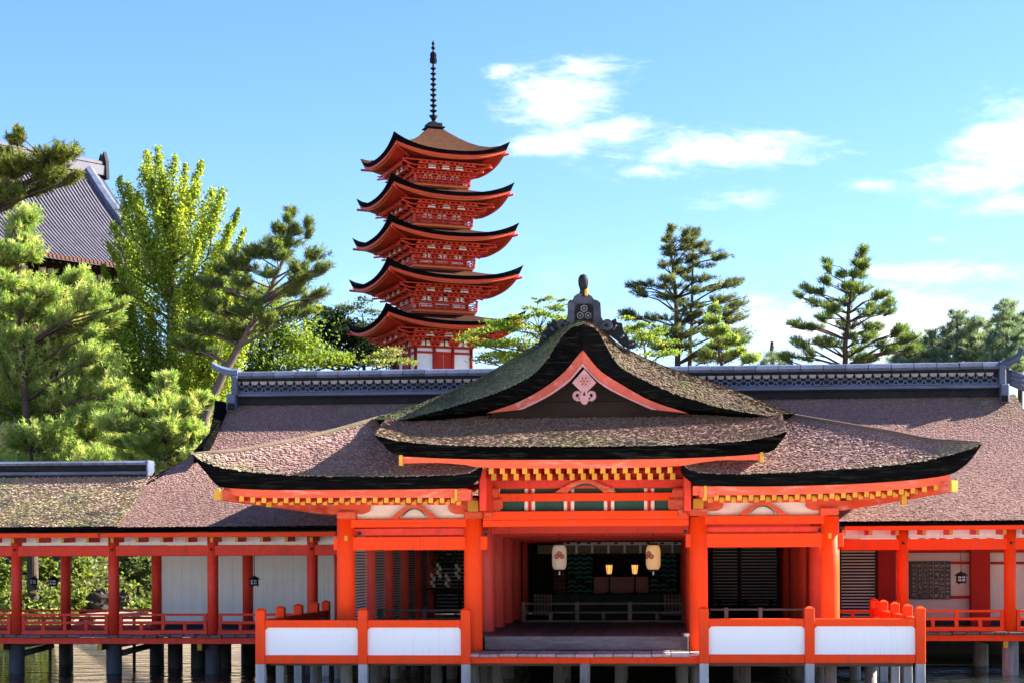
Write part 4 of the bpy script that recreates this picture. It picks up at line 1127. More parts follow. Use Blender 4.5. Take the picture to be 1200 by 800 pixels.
# valance with hanging bands
val = thing('valance', 'brown reed blind with pale band and hanging tassels above the altar', 'blind', tuple(P(715, 640, 61.5)))
part('reed_blind', rect(630, 801, 638, 648, 61.55, 61.62, .005), mat('reed_blind', (0.16, 0.12, 0.08), 0.8, 0.3, 8, stretch=(.2, 1, 6)), val)
part('pale_band', rect(660, 801, 634.5, 638.2, 61.45, 61.52, .004), mat('pale_band', (0.62, 0.62, 0.64), 0.8, 0.1, 4), val)
for q in (666, 678, 690, 702, 722, 741, 760, 776, 792):
    part('band_mark', rect(q - 2, q + 2, 634.9, 636.8, 61.42, 61.44, 0), IRON, val)
for q in (675.5, 694, 713, 732, 750.5, 788):
    part('tassel', rect(q - 1.3, q + 1.3, 638, 647.5, 61.40, 61.48, .004), MATS['pale_band'], val)
def candle_lamp(px, label):
    Y = 60.4
    c = P(px, 695, Y); t = thing('altar_lamp', label, 'lamp', tuple(c), 'lit lamps on the altar')
    s = Y / F; zb = PZ(px, 672, Y); zt = PZ(px, 661.5, Y)
    part('stand', MB().lathe([(.16, 0), (.16, .03), (.03, .07), (.03, zb - c.z - .04), (.08, zb - c.z)], tuple(c), 10), IRON, t)
    part('glass', MB().lathe([(.075, zb - c.z), (.09, zb - c.z + .04), (.125, zt - c.z)], tuple(c), 8, smooth=False), LAMPGLOW, t)
    part('cap', MB().lathe([(.17, zt - c.z + .004), (.15, zt - c.z + .03), (.05, zt - c.z + .09), (.02, zt - c.z + .12)], tuple(c), 10), IRON, t)
    mb = MB()
    for k in range(6):
        a = k * math.pi / 3; mb.tube([(c.x + .085 * math.cos(a), c.y + .085 * math.sin(a), zb), (c.x + .135 * math.cos(a), c.y + .135 * math.sin(a), zt)], [.008, .008], 5)
    part('ribs', mb, IRON, t)
candle_lamp(714, 'glowing lamp on slim stand, left of the pair on the altar'); candle_lamp(744, 'glowing lamp on slim stand, right of the pair on the altar')

def paper_lantern(px, label, paper, crest_dx):
    Y = 50.2; c = P(px, 652.5, Y); s = Y / F
    t = thing('paper_lantern', label, 'paper lantern', tuple(c), 'paper lanterns hung in the central bay')
    prof = []
    H = 14.2 * s; Rm = 8.6 * s
    for k in range(45):
        u = -1 + 2 * k / 44.0
        r = Rm * (1 - abs(u) ** 5 * .30) * (1 - .012 * (k % 2))
        prof.append((r, u * H))
    part('paper_shade', MB().lathe(prof, tuple(c), 28), paper, t)
    part('top_cap', MB().lathe([(Rm * .66, H), (Rm * .66, H + .05), (Rm * .6, H + .055)], tuple(c), 20), IRON, t)
    part('bottom_cap', MB().lathe([(Rm * .6, -H - .05), (Rm * .66, -H - .045), (Rm * .66, -H)], tuple(c), 20), IRON, t)
    part('cord', MB().tube([c + Vector((0, 0, H + .05)), c + Vector((0, 0, H + .55))], [.012, .012], 6), IRON, t)
    part('tail', MB().tube([c - Vector((0, 0, H + .05)), c - Vector((0, 0, H + .16))], [.022, .022], 6), WHITEP, t)
    # three hexagons printed on the shade
    a0 = math.radians(-90) + crest_dx
    for (du, dz) in ((0, .40), (-.36, -.0), (.36, -.0)):
        mb = MB()
        def pt(rad, k):
            ang = R(60 * k + 30); ox = du * Rm + rad * math.cos(ang); oz = dz * Rm + rad * math.sin(ang) + .12 * Rm
            aa = a0 + ox / Rm; rr = Rm + .008
            return Vector((c.x + rr * math.cos(aa), c.y + rr * math.sin(aa), c.z + oz))
        for ro, ri in ((.37 * Rm, .20 * Rm), (.14 * Rm, .02 * Rm)):
            for k in range(6): mb.add([pt(ro, k), pt(ro, k + 1), pt(ri, k + 1), pt(ri, k)], [(0, 1, 2, 3)])
        part('hexagon_crest', mb, CRIM, t)
paper_lantern(655.5, 'white paper lantern with full red crest, hung left in the central bay', PAPERDIM, 0.05)
paper_lantern(765.5, 'warm lit paper lantern with its red crest turned aside, right in the central bay', PAPERLIT, -0.62)

# ---- branch offering in the left bay
c = P(524, 716, 58.0)
off = thing('branch_offering', 'leafy sacred branches hung with white paper streamers in the left side bay', 'offering', tuple(c))
part('stand', MB().box(c.x - .5, c.x + .5, c.y - .2, c.y + .2, PZ(524, 694, 58), PZ(524, 691, 58), 0, .01).box(c.x - .45, c.x - .38, c.y - .1, c.y + .1, c.z, PZ(524, 694, 58)).box(c.x + .38, c.x + .45, c.y - .1, c.y + .1, c.z, PZ(524, 694, 58)), DARKW, off)
for q in (511, 519, 529, 538):
    part('branch', MB().tube([P(q, 691, 58), P(q + 1, 660, 58 + .05), P(q + 3, 645, 58 + .1)], [.025, .02, .008], 6), TRUNK, off)
rng = np.random.default_rng(3); V = []; T = []
for k in range(420):
    q = rng.choice([511, 519, 529, 538]) + rng.normal(0, 5); y = rng.uniform(640, 664)
    p = np.array(P(q, y, 58 + rng.uniform(-.15, .15))); d1 = rng.normal(0, 1, 3); d1 /= np.linalg.norm(d1); d2 = np.cross(d1, rng.normal(0, 1, 3)); d2 /= np.linalg.norm(d2)
    V += [p - d1 * .07, p + d2 * .03, p + d1 * .07, p - d2 * .03]; g = rng.uniform(.6, 1.3); T += [(0.05 * g, .085 * g, .035 * g)] * 4
me = fast_mesh('leaves', np.array(V) - np.array(off.location), 4, LEAF, np.array(T)); link('leaves', me, off, kind='stuff')
for q, y in ((507, 680), (524, 681), (514, 668), (536, 669)):
    mb = MB()
    for k in range(4):
        dx = 1.4 * (1 if k % 2 else -1)
        p = [P(q + dx - 1.6, y - 9 + k * 4.4, 57.8 - .01 * k), P(q + dx + 1.6, y - 9 + k * 4.4, 57.8 - .01 * k), P(q + dx + 2, y - 4.2 + k * 4.4, 57.8 - .01 * k), P(q + dx - 1.2, y - 4.2 + k * 4.4, 57.8 - .01 * k)]
        mb.add(p, [(0, 1, 2, 3)])
    part('paper_streamer', mb, WHITEP, off)
part('rail', rect(500, 548, 688, 690.5, 57.6, 57.7, .005), DARKW, off)

# ---- piles below the front hall
def pile_mesh(w, h, m, rnd=False):
    if rnd: return MB().lathe([(w / 2, -h), (w / 2 * .97, 0)], n=12).mesh('pile', m)
    return MB().box(-w / 2, w / 2, -w / 2, w / 2, -h, 0, 0, .015).mesh('pile', m)
pm_pale = pile_mesh(.24, 2.6, PILEW); pm_mid = pile_mesh(.34, 2.6, PILE, True); pm_sq = pile_mesh(.26, 2.6, PILE)
zb = PZ(685, 777, YF)
hl = Vector(hall.location)
for px in (685,): link('pile', pm_mid if False else pm_sq, hall, Vector((PX(px, YF), YF + .05, zb)) - hl)
for r in range(NROW + 1):
    for x in colX:
        link('pile', pm_mid, hall, Vector((x, min(YC + ROW * r, 65.5), ZD - .3)) - hl)
for x in np.arange(xa + .8, xb - .5, 1.75):
    for y in (48.5, 52.2):
        link('pile', pm_mid, hall, Vector((float(x), y, ZD - .3)) - hl)
for y in (45.3, 47.5, 51, 54.5, 58, 61.5, 65):
    part('floor_joist', MB().box(xa + .2, xb - .2, y - .11, y + .11, ZD - .36, ZD - .105, 0, .01), WOODX, hall)

# ================================================================== fences with white panels
def panel_fence(label, corners, fr_posts, side_posts, sgn):
    """front run along YF, then a run going back from the outer corner"""
    px0, px1 = fr_posts[0], fr_posts[-1]
    ytop, yb = (712.8, 777.3) if sgn < 0 else (710.8, 776.6)
    c = P((px0 + px1) / 2, yb, YF)
    t = thing('panel_fence', label, 'fence', tuple(c), 'white panelled fences of the front hall')
    s = YF / F; pwid = 5.6 * s
    zt = (PZ(px0, ytop, YF) + PZ(px1, ytop, YF)) / 2; zbm = (PZ(px0, yb, YF) + PZ(px1, yb, YF)) / 2
    dz = lambda y: zt - (y - ytop) * s
    railt = (dz(ytop + 13.2), dz(ytop + 22)); railb = (dz(ytop + 54.8), zbm + .01)
    def post(x, y, hi=True):
        mb = MB(); top = zt - .035
        mb.box(x - pwid, x + pwid, y - pwid, y + pwid, zbm, top, 0, .012)
        ov = pwid
        mb.add([(x - ov, y - ov, top), (x + ov, y - ov, top), (x + ov, y + ov, top), (x - ov, y + ov, top), (x - ov * .35, y - ov * .35, top + .055), (x + ov * .35, y - ov * .35, top + .055), (x + ov * .35, y + ov * .35, top + .055), (x - ov * .35, y + ov * .35, top + .055)],
               [(0, 1, 5, 4), (1, 2, 6, 5), (2, 3, 7, 6), (3, 0, 4, 7), (4, 5, 6, 7), (3, 2, 1, 0)])
        part('post', mb, VERM, t)
        part('pile', MB().box(x - pwid * .93, x + pwid * .93, y - pwid * .93, y + pwid * .93, -1.4, zbm - .003, 0, .01), PILEW, t)
    X = [PX(q, YF) for q in fr_posts]
    for x in X: post(x, YF)
    for a, b in zip(X[:-1], X[1:]):
        part('top_rail', MB().box(a + pwid, b - pwid, YF - .085, YF + .085, railt[1], railt[0], 0, .012), VERM, t)
        part('bottom_rail', MB().box(a + pwid, b - pwid, YF - .085, YF + .085, railb[1], railb[0], 0, .012), VERM, t)
        # panel with its upper corners cut
        c0 = .07; x0, x1 = a + pwid, b - pwid; z0, z1 = railb[0], railt[1]
        part('white_panel', MB().box(x0, x1, YF - .02, YF + .02, z0, z1), PANEL, t)
        for xx, d in ((x0, 1), (x1, -1)):
            part('corner_gusset', MB().prism([(xx, z1), (xx + d * c0, z1), (xx, z1 - c0)], YF - .045, YF - .022), VERM, t)
    xc = X[0] if sgn < 0 else X[-1]
    Ys = [YF] + side_posts
    for y in side_posts: post(xc, y)
    for a, b in zip(Ys[:-1], Ys[1:]):
        part('top_rail', MB().box(xc - .085, xc + .085, a + pwid, b - pwid, railt[1], railt[0], 0, .012), VERM, t)
        part('bottom_rail', MB().box(xc - .085, xc + .085, a + pwid, b - pwid, railb[1], railb[0], 0, .012), VERM, t)
        part('white_panel', MB().box(xc - .02, xc + .02, a + pwid, b - pwid, railb[0], railt[1]), PANEL, t)
    return t
SIDEY = [46.9, 49.3, 51.7, 53.5]
panel_fence('red fence with two white panels, left of the open central bay', None, [305.5, 425.2, 545.7], SIDEY, -1)
panel_fence('red fence with two white panels, right of the open central bay', None, [824.5, 948.2, 1077.8], [46.7, 49.1, 51.5, 53.6], 1)

# ================================================================== rear hall with the long ridge
YME = 53.0; YMR = 60.0
zEl = P(115, 617.2, YME); zEr = P(1200, 608.6, YME)
rear = thing('rear_hall', 'long rear hall under a broad brown bark roof with a tiled ridge behind the gable', 'shrine hall', (-1.3, 59.0, ZD))
def eZ(x): return zEl.z + (zEr.z - zEl.z) * (x - zEl.x) / (zEr.x - zEl.x)
zRl = P(275, 471, YMR); zRr = P(1175, 462.5, YMR)
def rZ(x): return (zRl.z + zRr.z) / 2
def sag(t): return t - .115 * math.sin(math.pi * t)
def surfz(x, Y):
    t = (Y - YME) / (YMR - YME); return eZ(x) + (rZ(x) - eZ(x)) * sag(t)
hipL = []
for px, py in [(270, 471), (268, 476), (253, 500), (239, 522), (222, 536), (200, 547.5), (180, 557.5), (150, 583), (115, 617.2)]:
    lo, hi = YME, YMR
    for _ in range(40):
        mid = (lo + hi) / 2; q = P(px, py, mid)
        if q.z > surfz(q.x, mid): lo = mid
        else: hi = mid
    hipL.append((lo, P(px, py, lo).x))
hipL = sorted(hipL)
fixed = [hipL[0]]
for q in hipL[1:]:
    if q[0] > fixed[-1][0] + .02: fixed.append(q)
hipL = fixed
XCM = -1.32
def XL(Y): return interp(hipL, Y)
NM = 14; cols = []
for i in range(91):
    u = i / 90.0; col = []
    for j in range(NM):
        Y = YME + (YMR - YME) * j / (NM - 1.0); xl = XL(Y); xr = 2 * XCM - xl
        x = xl + (xr - xl) * u
        col.append(Vector((x, Y, surfz(x, Y))))
    eb = Vector((col[0].x, YME, col[0].z - 6.2 * YME / F))
    cols.append((col, eb))
def moss_rear(p):
    e = np.clip(1 - (p[:, 1] - YME) / .35, 0, 1); top = np.clip((p[:, 1] - 59.2) / .6, 0, 1)
    rt = np.clip((p[:, 0] - 9.5) / 4.5, 0, 1) * np.clip((p[:, 1] - 57.0) / 2, 0, 1)
    return .25 * e + .45 * top + .6 * rt - .2
roof = bark_slab('main_roof', cols, rear, moss_rear, density=370, seed=12, tone=(.80, .71, .70), lift=.010)
# rear slope and the two side slopes
lo = []
for i in (0, 30, 60, 90):
    col, eb = cols[i]
    lo.append([Vector((p.x, 2 * YMR - p.y, p.z)) for p in col] + [Vector((p.x, 2 * YMR - p.y, p.z - .3)) for p in col[::-1]])
o = part('rear_slope', MB().loft(lo), BARK, rear); set_tint(o, lambda p: np.full(len(p), .1))
for i in (0, 90):
    col, eb = cols[i]
    lo = [[p, Vector((p.x, 2 * YMR - p.y, p.z)), Vector((p.x, 2 * YMR - p.y, p.z - .3)), p - Vector((0, 0, .3))] for p in col]
    o = part('side_slope', MB().loft(lo), BARK, rear); set_tint(o, lambda p: np.full(len(p), .1))
# thick dark verge of the left gable end
inn = [(269, 472), (261, 488), (250, 505), (238, 524)]; outp = [(252, 469.5), (250, 486), (245, 508), (227, 529)]; yy = [60.0, 59.2, 58.2, 57.0]
loops = []
for a, b, y in zip(inn, outp, yy):
    p = P(*a, y - .06); q = P(*b, y - .1)
    loops.append([p + Vector((0, 0, .02)), q + Vector((0, 0, .03)), q - Vector((0, 0, .4)), p - Vector((0, 0, .45))])
o = part('verge', MB().loft(loops), EDGE, rear)
# ---- the ridge
YRF = 59.72; s = YRF / F
zt = (PZ(285, 433, YRF) + PZ(1170, 424.3, YRF)) / 2
rx0, rx1 = PX(272, YRF), PX(1179, YRF)
def rb(name, dy0, dy1, dep, m, ch=.012, x0=rx0, x1=rx1, kind=None):
    return part(name, MB().box(x0, x1, YMR - dep, YMR + dep, zt - dy1 * s, zt - dy0 * s, 0, ch), m, ridge_o, kind)
ridge_o = part('ridge_core', MB().box(rx0 + .05, rx1 - .05, YMR - .22, YMR + .22, zt - 40 * s, zt - 9 * s), TILED, rear)
ncap = 35; cw = (rx1 - rx0) / ncap
capm = MB()
capm.loft([[(x, -.36, -9 * s), (x, -.40, -6 * s), (x, -.30, -1.8 * s), (x, -.12, 0), (x, .12, 0), (x, .30, -1.8 * s), (x, .40, -6 * s), (x, .36, -9 * s)] for x in (0, cw - .022)])
cap_me = capm.mesh('cap_tile', TILE)
off = wloc(rear)
for i in range(ncap):
    link('cap_tile', cap_me, rear, Vector((rx0 + i * cw, YMR, zt + random.uniform(-.008, .008))) - off)
rb('upper_band', 9.2, 12.4, .30, TILED)
rb('lower_band', 24.5, 26.5, .30, TILE); rb('foot_band', 26.6, 30.5, .36, TILE); rb('bed_band', 30.6, 33, .30, TILED)
# scallops and linked-ring tiles in the recessed band
sc = MB(); rg = MB()
step = 10.6 * s; k = int((rx1 - rx0 - .3) / step)
for i in range(k):
    x = rx0 + .2 + i * step; z = zt - 12.6 * s
    pts = [(x + step * .42 * math.cos(a), z - 4.2 * s * math.sin(a)) for a in [math.pi * q / 6 for q in range(7)]]
    sc.prism(pts, YMR - .285, YMR - .235)
    for row in (0, 1):
        cx = x + (step / 2 if row else 0); cz = zt - (17.8 + 3.8 * row) * s
        ro, ri = step * .44, step * .30
        for q in range(8):
            a0, a1 = math.pi * 2 * q / 8, math.pi * 2 * (q + 1) / 8
            rg.add([(cx + ro * math.cos(a0), YMR - .25, cz + ro * .7 * math.sin(a0)), (cx + ro * math.cos(a1), YMR - .25, cz + ro * .7 * math.sin(a1)), (cx + ri * math.cos(a1), YMR - .25, cz + ri * .7 * math.sin(a1)), (cx + ri * math.cos(a0), YMR - .25, cz + ri * .7 * math.sin(a0)),
                    (cx + ro * math.cos(a0), YMR - .215, cz + ro * .7 * math.sin(a0)), (cx + ro * math.cos(a1), YMR - .215, cz + ro * .7 * math.sin(a1))], [(0, 1, 2, 3), (0, 4, 5, 1)])
part('scalloped_tiles', sc, STONE, ridge_o, kind='stuff')
part('ring_tiles', rg, TILE, ridge_o, kind='stuff')
# ridge ends: upturned cap, end plate and foot
def ridge_end(pts, plate, foot, sg):
    cv = [P(a, b, YRF + .28) for a, b in pts]
    loops = []
    for i, p in enumerate(cv):
        w = .38 - .10 * i / len(cv); h = .15 - .03 * i / len(cv)
        loops.append([p + Vector((0, -w, -h)), p + Vector((0, -w, h * .4)), p + Vector((0, -w * .4, h)), p + Vector((0, w * .4, h)), p + Vector((0, w, h * .4)), p + Vector((0, w, -h))])
    part('upturned_cap', MB().loft(loops), TILE, rear)
    part('end_plate', rect(*plate, YMR - .45, YMR + .45, .03), TILE, rear)
    part('end_foot', rect(*foot, YMR - .62, YMR + .5, .04), TILE, rear)
    part('foot_boss', rect(foot[0] + 1, foot[1] - 1, foot[3] - 9, foot[3] - 1, YMR - .70, YMR - .6, .03), TILED, rear)
ridge_end([(281, 437), (272, 436.5), (263, 434), (256, 431), (250.5, 427.5)], (271.5, 279, 440, 464), (265.5, 276, 461, 481), -1)
ridge_end([(1170, 428), (1177, 427), (1184, 424), (1191, 419), (1196.5, 412)], (1172, 1180, 426, 452), (1174, 1184, 449, 471), 1)
for dy in (0, 8, 16):
    a = P(1183, 437 + dy * .6, YMR + .1); b = P(1222, 447 + dy, YMR + .7)
    mb = MB(); mb.tube([a, b], [.13, .13], 8); part('side_ridge_tile', mb, TILE, rear)

part('reflection_blocker', MB().box(-14.5, 34.0, 66.3, 66.8, -1.5, ZD - .1), PILED, rear)  # added dark wall; keeps the bright shore out of the water reflections
part('rear_floor', MB().box(-14.5, 34.0, 60.1, 66.3, ZD - .35, ZD - .12), WOODX, rear)
# ================================================================== verandahs
YVF = 54.3; YVB = 59.0
def verandah(side):
    L = side < 0
    if L:
        posts = [-96, 19.3, 133.3, 249.3, 366]; rear_posts = [-29, 77, 183.5, 290.5, 398]
        pxa, pxb = -150, 402; D = dict(fas=(623.8, 629.2), raf=(629.6, 635.2), beam=(639, 650.8), rt=(718.3, 721), rm=(727.2, 730.8), rbm=(738, 743.4), pl=(743.6, 746.4), fs=(746.8, 754))
        post_m = VERM_DEEP; pr = .175
    else:
        posts = [940, 1057.6, 1183.5, 1309]; rear_posts = [1040, 1149, 1262]
        pxa, pxb = 985, 1340; D = dict(fas=(614.6, 620.2), raf=(620.4, 626.2), beam=(630.5, 643.6), rt=(714, 716.8), rm=(722.8, 726.2), rbm=(734, 739.2), pl=(740, 742.6), fs=(743, 750.6))
        post_m = VERM; pr = .185
    ref = (0 if L else 1180)
    Zp = lambda y, Y=YVF: PZ(ref + (130 if L else -60), y, Y)
    xa_, xb_ = PX(pxa, YVF), PX(pxb, YVF)
    ybase = D['pl'][0]
    t = thing('verandah', 'open red verandah with hanging lanterns and low mossy roof at the left' if L else 'open red verandah with a black signboard on its wall at the right', 'verandah', ((xa_ + xb_) / 2, YVF, Zp(ybase)))
    zfl = Zp(ybase)
    m1 = post_m
    ztop = Zp(D['fas'][0] + 5)
    pme = MB().lathe([(pr, 0), (pr, ztop - zfl)], n=16).mesh('post', m1)
    off = wloc(t)
    for q in posts: link('post', pme, t, Vector((PX(q, YVF), YVF, zfl)) - off)
    pme2 = MB().lathe([(pr * 1.04, 0), (pr * 1.04, ztop - zfl + .1)], n=16).mesh('post', VERM_DEEP)
    if L:
        for q in rear_posts: link('post', pme2, t, Vector((PX(q, YVB), YVB, zfl)) - off)
    def bm(name, a, b, y0, y1, m, ch=.012, xs=(xa_, xb_)): return part(name, MB().box(xs[0], xs[1], a, b, Zp(y1), Zp(y0), 0, ch), m, t)
    bm('tie_beam', YVF - .13, YVF + .13, *D['beam'], m1)
    bm('rear_beam', YVB - .12, YVB + .12, D['beam'][0] + 1, D['beam'][1] - .3, VERM_DEEP)
    zf = Zp(D['fas'][0], 53.1); zf2 = Zp(D['fas'][1], 53.1)
    part('eave_fascia', MB().box(xa_, xb_, 53.08, 53.2, zf2, zf, 0, .01), VERM, t)
    part('frieze', MB().box(xa_, xb_, YVF + .02, YVF + .06, Zp(D['beam'][0] - .4), Zp(D['fas'][0] + 3)), PLAST, t)
    part('soffit', MB().box(xa_, xb_, 53.2, YVB + .6, zf2 + .03, zf2 + .09), PLAST, t)
    # peg on the beam at every post
    for q in posts:
        x = PX(q, YVF); zz = Zp((D['beam'][0] + D['beam'][1]) / 2 - 1.5)
        part('peg', MB().tube([(x, YVF - .2, zz), (x, YVF - .1, zz)], [.045, .045], 8), IRON, t)
    # rafters
    rme = rafter_mesh(.10, .15, 1.35, .02, VERM_DEEP, 'ver')
    step = 29.2 if L else 31.5; k = int((pxb - pxa) / step)
    for i in range(k):
        q = (posts[1] - 5.5) + step * (i - int((posts[1] - pxa) / step))
        if q > pxb: break
        link('rafter', rme, t, Vector((PX(q, 53.15), 53.22, Zp(D['raf'][0], 53.2))) - off)
    # floor: plank ends along the front edge, fascia, joists, piles
    w = .42; k = int((xb_ - xa_) / w); w = (xb_ - xa_) / k
    pmes = [MB().box(0, w - .02 * j, 0, YVB + 1.0 - YVF + .55, -.085, 0, 0, .015).mesh('plank', WOODX) for j in (1, 2)]
    for i in range(k):
        link('plank', pmes[i % 2], t, Vector((xa_ + i * w, YVF - .55 + random.uniform(-.03, .03), Zp(D['pl'][0] - .2, YVF - .55) + random.uniform(-.015, .01))) - off)
    zp = Zp(D['pl'][0] - .2, YVF - .55) - .09
    part('floor_fascia', MB().box(xa_, xb_, YVF - .40, YVF - .22, Zp(D['fs'][1], YVF - .4), zp - .004, 0, .012), m1, t)
    for q in posts:
        x = PX(q, YVF)
        part('joist', MB().box(x - .34, x - .2, YVF - .62, YVB + .5, zp - .40, zp - .2, 0, .01), PILED, t)
        part('joist_end', MB().box(x - .345, x - .195, YVF - .66, YVF - .615, zp - .405, zp - .195, 0, .008), YEL, t)
    pm = MB().lathe([(.255, -2.6), (.25, 0)], n=14).mesh('pile', PILED if L else PILE)
    for q in posts: link('pile', pm, t, Vector((PX(q, YVF), YVF, zp - .03)) - off)
    for q in rear_posts + ([343, 320] if L else []): link('pile', pm, t, Vector((PX(q, YVB), YVB, zp - .03)) - off)
    if L:
        for q in (205, 232, 262): link('pile', pm, t, Vector((PX(q, 57.0), 57.0, zp - .03)) - off)
        for q in posts[1:3]:
            a = P(q + 8, 765, YVF + .1); b = P(q + 42, 756, YVF + 1.6)
            part('brace', MB().tube([a, b], [.10, .10], 6), PILED, t)
    # railing
    X = [PX(q, YVF) for q in posts]
    yr = YVF - .02
    for a, b in zip(X[:-1], X[1:]):
        rails = ((D['rt'], .05), (D['rm'], .05), (D['rbm'], .07))
        for nm, (yy, d) in zip(('top_rail', 'middle_rail', 'bottom_rail'), rails):
            part(nm, MB().box(a + pr, b - pr, yr - d, yr + d, Zp(yy[1]), Zp(yy[0]), 0, .008), m1, t)
        for f, full in ((.075, True), (.28, False), (.5, True), (.72, False), (.925, True)):
            x = a + (b - a) * f
            part('baluster', MB().box(x - .055, x + .055, yr - .045, yr + .045, Zp(D['rbm'][0]), Zp(D['rt'][1] if full else D['rm'][1]), 0, .006), m1, t)
        # inner railing along the far side
        if L:
            A = PX(posts[0], YVF)
    if L:
        Xr = [PX(q, YVB) for q in rear_posts[:3]]
        for a, b in zip(Xr[:-1], Xr[1:]):
            for yy in (D['rt'], D['rm'], D['rbm']):
                part('rear_rail', MB().box(a + pr, b - pr, YVB - .05, YVB + .05, Zp(yy[1]), Zp(yy[0]), 0, .008), VERM_DEEP, t)
            for f in (.25, .5, .75):
                x = a + (b - a) * f
                part('rear_baluster', MB().box(x - .05, x + .05, YVB - .04, YVB + .04, Zp(D['rbm'][0]), Zp(D['rm'][1]), 0, .006), VERM_DEEP, t)
    return t, D, Zp, m1
vl, DL, ZL, _ = verandah(-1)
vr, DR, ZR, _ = verandah(1)
# left verandah back wall: white panels between the rear posts
zfl = ZL(743.6)
for a, b in ((183.5, 290.5), (290.5, 398)):
    x0, x1 = PX(a, YVB) + .19, PX(b, YVB) - .19
    o = part('wall_panel', MB().box(x0, x1, YVB - .03, YVB + .03, zfl + .02, ZL(650, YVB)), PLAST, vl)
    for f in (.125, .25, .375, .5, .625, .75, .875):
        part('panel_joint', MB().box(x0 + (x1 - x0) * f - .005, x0 + (x1 - x0) * f + .005, YVB - .034, YVB - .028, zfl + .02, ZL(652, YVB)), CREAM, o)
o = part('floor_shade_board', MB().box(PX(190, YVB), PX(402, YVB), YVB - .08, YVB - .04, zfl - .02, zfl + .28), IRON, vl)
# left verandah roof: mossy bark with a tiled ridge
cols = []
YRV = 56.7
x0, x1 = PX(-150, YME), PX(178, 56.7)
for i in range(41):
    x = x0 + (x1 - x0) * i / 40.0
    ze = P(50, 617.4, YME).z; zr = P(60, 556, YRV).z
    col = [Vector((x, YME - .02 + (YRV - YME) * j / 9.0, ze + .02 + (zr - ze) * (j / 9.0 - .06 * math.sin(math.pi * j / 9.0)))) for j in range(10)]
    cols.append((col, Vector((x, YME - .02, ze - 6.0 * YME / F))))
o = bark_slab('verandah_roof', cols, vl, lambda p: .78 - .10 * np.abs(p[:, 1] - 54), density=330, seed=21, lift=.026, tone=(1.3, 1.25, 1.2))
lo = [[Vector((c[0][-1].x, c[0][-1].y, c[0][-1].z)), Vector((c[0][0].x, 2 * YRV - YME, c[0][0].z)), Vector((c[0][0].x, 2 * YRV - YME, c[0][0].z - .3)), Vector((c[0][-1].x, c[0][-1].y, c[0][-1].z - .3))] for c in (cols[0], cols[-1])]
o = part('rear_slope', MB().loft(lo), BARK, vl); set_tint(o, lambda p: np.full(len(p), .3))
Zq = lambda y: PZ(80, y, YRV)
rr0, rr1 = PX(-150, YRV), PX(175.5, YRV)
part('ridge_base', MB().box(rr0, rr1 - .05, YRV - .22, YRV + .22, Zq(561), Zq(553.6), 0, .01), TILED, vl)
part('ridge_beam', MB().box(rr0, rr1, YRV - .30, YRV + .30, Zq(556.5), Zq(552.6), 0, .015), TILE, vl)
part('ridge_recess', MB().box(rr0, rr1 - .03, YRV - .26, YRV + .26, Zq(552.5), Zq(545.5), 0, .015), TILED, vl)
nc = 13; cw = (rr1 - rr0) / nc
cm = MB().loft([[(x, -.30, -5.2 * .0283), (x, -.32, -2.5 * .0283), (x, -.16, 0), (x, .16, 0), (x, .32, -2.5 * .0283), (x, .30, -5.2 * .0283)] for x in (0, cw - .02)]).mesh('cap_tile', TILE)
for i in range(nc): link('cap_tile', cm, vl, Vector((rr0 + i * cw, YRV, Zq(540.3))) - wloc(vl))
part('ridge_end_plate', MB().box(rr1 - .02, rr1 + .07, YRV - .36, YRV + .36, Zq(559), Zq(540), 0, .03), TILE, vl)

# ---- right verandah back wall
Y = YVB
zfr = ZR(740)
part('wall_panel', MB().box(PX(985, Y), PX(1340, Y), Y + .05, Y + .12, zfr, ZR(640, Y)), WALLP, vr)
shutter(984, 1027.5, 644, 727, Y - .15, SLAT, 3.5, owner=vr)
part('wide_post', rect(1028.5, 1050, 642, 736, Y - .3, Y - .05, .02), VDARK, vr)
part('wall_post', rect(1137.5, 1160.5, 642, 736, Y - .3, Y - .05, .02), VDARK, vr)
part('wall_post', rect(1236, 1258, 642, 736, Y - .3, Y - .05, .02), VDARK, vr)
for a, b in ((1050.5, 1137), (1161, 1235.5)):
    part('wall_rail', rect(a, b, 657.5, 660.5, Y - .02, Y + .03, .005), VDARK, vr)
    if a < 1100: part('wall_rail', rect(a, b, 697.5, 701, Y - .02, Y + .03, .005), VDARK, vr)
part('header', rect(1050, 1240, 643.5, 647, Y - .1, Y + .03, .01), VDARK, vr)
part('floor_shade_board', MB().box(PX(985, Y), PX(1340, Y), Y - .04, Y - .01, zfr - .02, zfr + .3), IRON, vr)
# ---- black signboard with columns of brushed characters
c = P(1090, 701, Y - .1)
sgn = thing('signboard', 'black wooden signboard with seven columns of pale brushed characters on the right verandah wall', 'signboard', tuple(c))
part('board', rect(1065.5, 1114, 657, 701.5, Y - .1, Y - .04, .01), BOARD, sgn)
rs = random.Random(5)
ncol = 7
for k in range(ncol):
    q0 = 1068 + 6.6 * k
    if k: part('board_batten', rect(q0 - .75, q0 - .25, 658, 700.5, Y - .112, Y - .098, 0), DULLW, sgn)
    mb = MB(); yy = 660.5
    while yy < 697:
        hgt = rs.uniform(3.4, 4.4)
        for st in range(rs.randint(4, 6)):
            if rs.random() < .5:
                y1 = yy + rs.uniform(0, hgt - .6); a = rs.uniform(.6, 1.6); b = rs.uniform(3.4, 5.2)
                rect(q0 + a, q0 + b, y1, y1 + .55, Y - .108, Y - .099, 0, mb)
            else:
                x1 = q0 + rs.uniform(1.0, 4.8); a = yy + rs.uniform(0, 1.2); b = yy + rs.uniform(2.2, hgt)
                rect(x1, x1 + .55, a, b, Y - .1085, Y - .0995, 0, mb)
        yy += hgt + rs.uniform(.7, 1.6)
    part('brushed_characters', mb, CHALK, sgn)

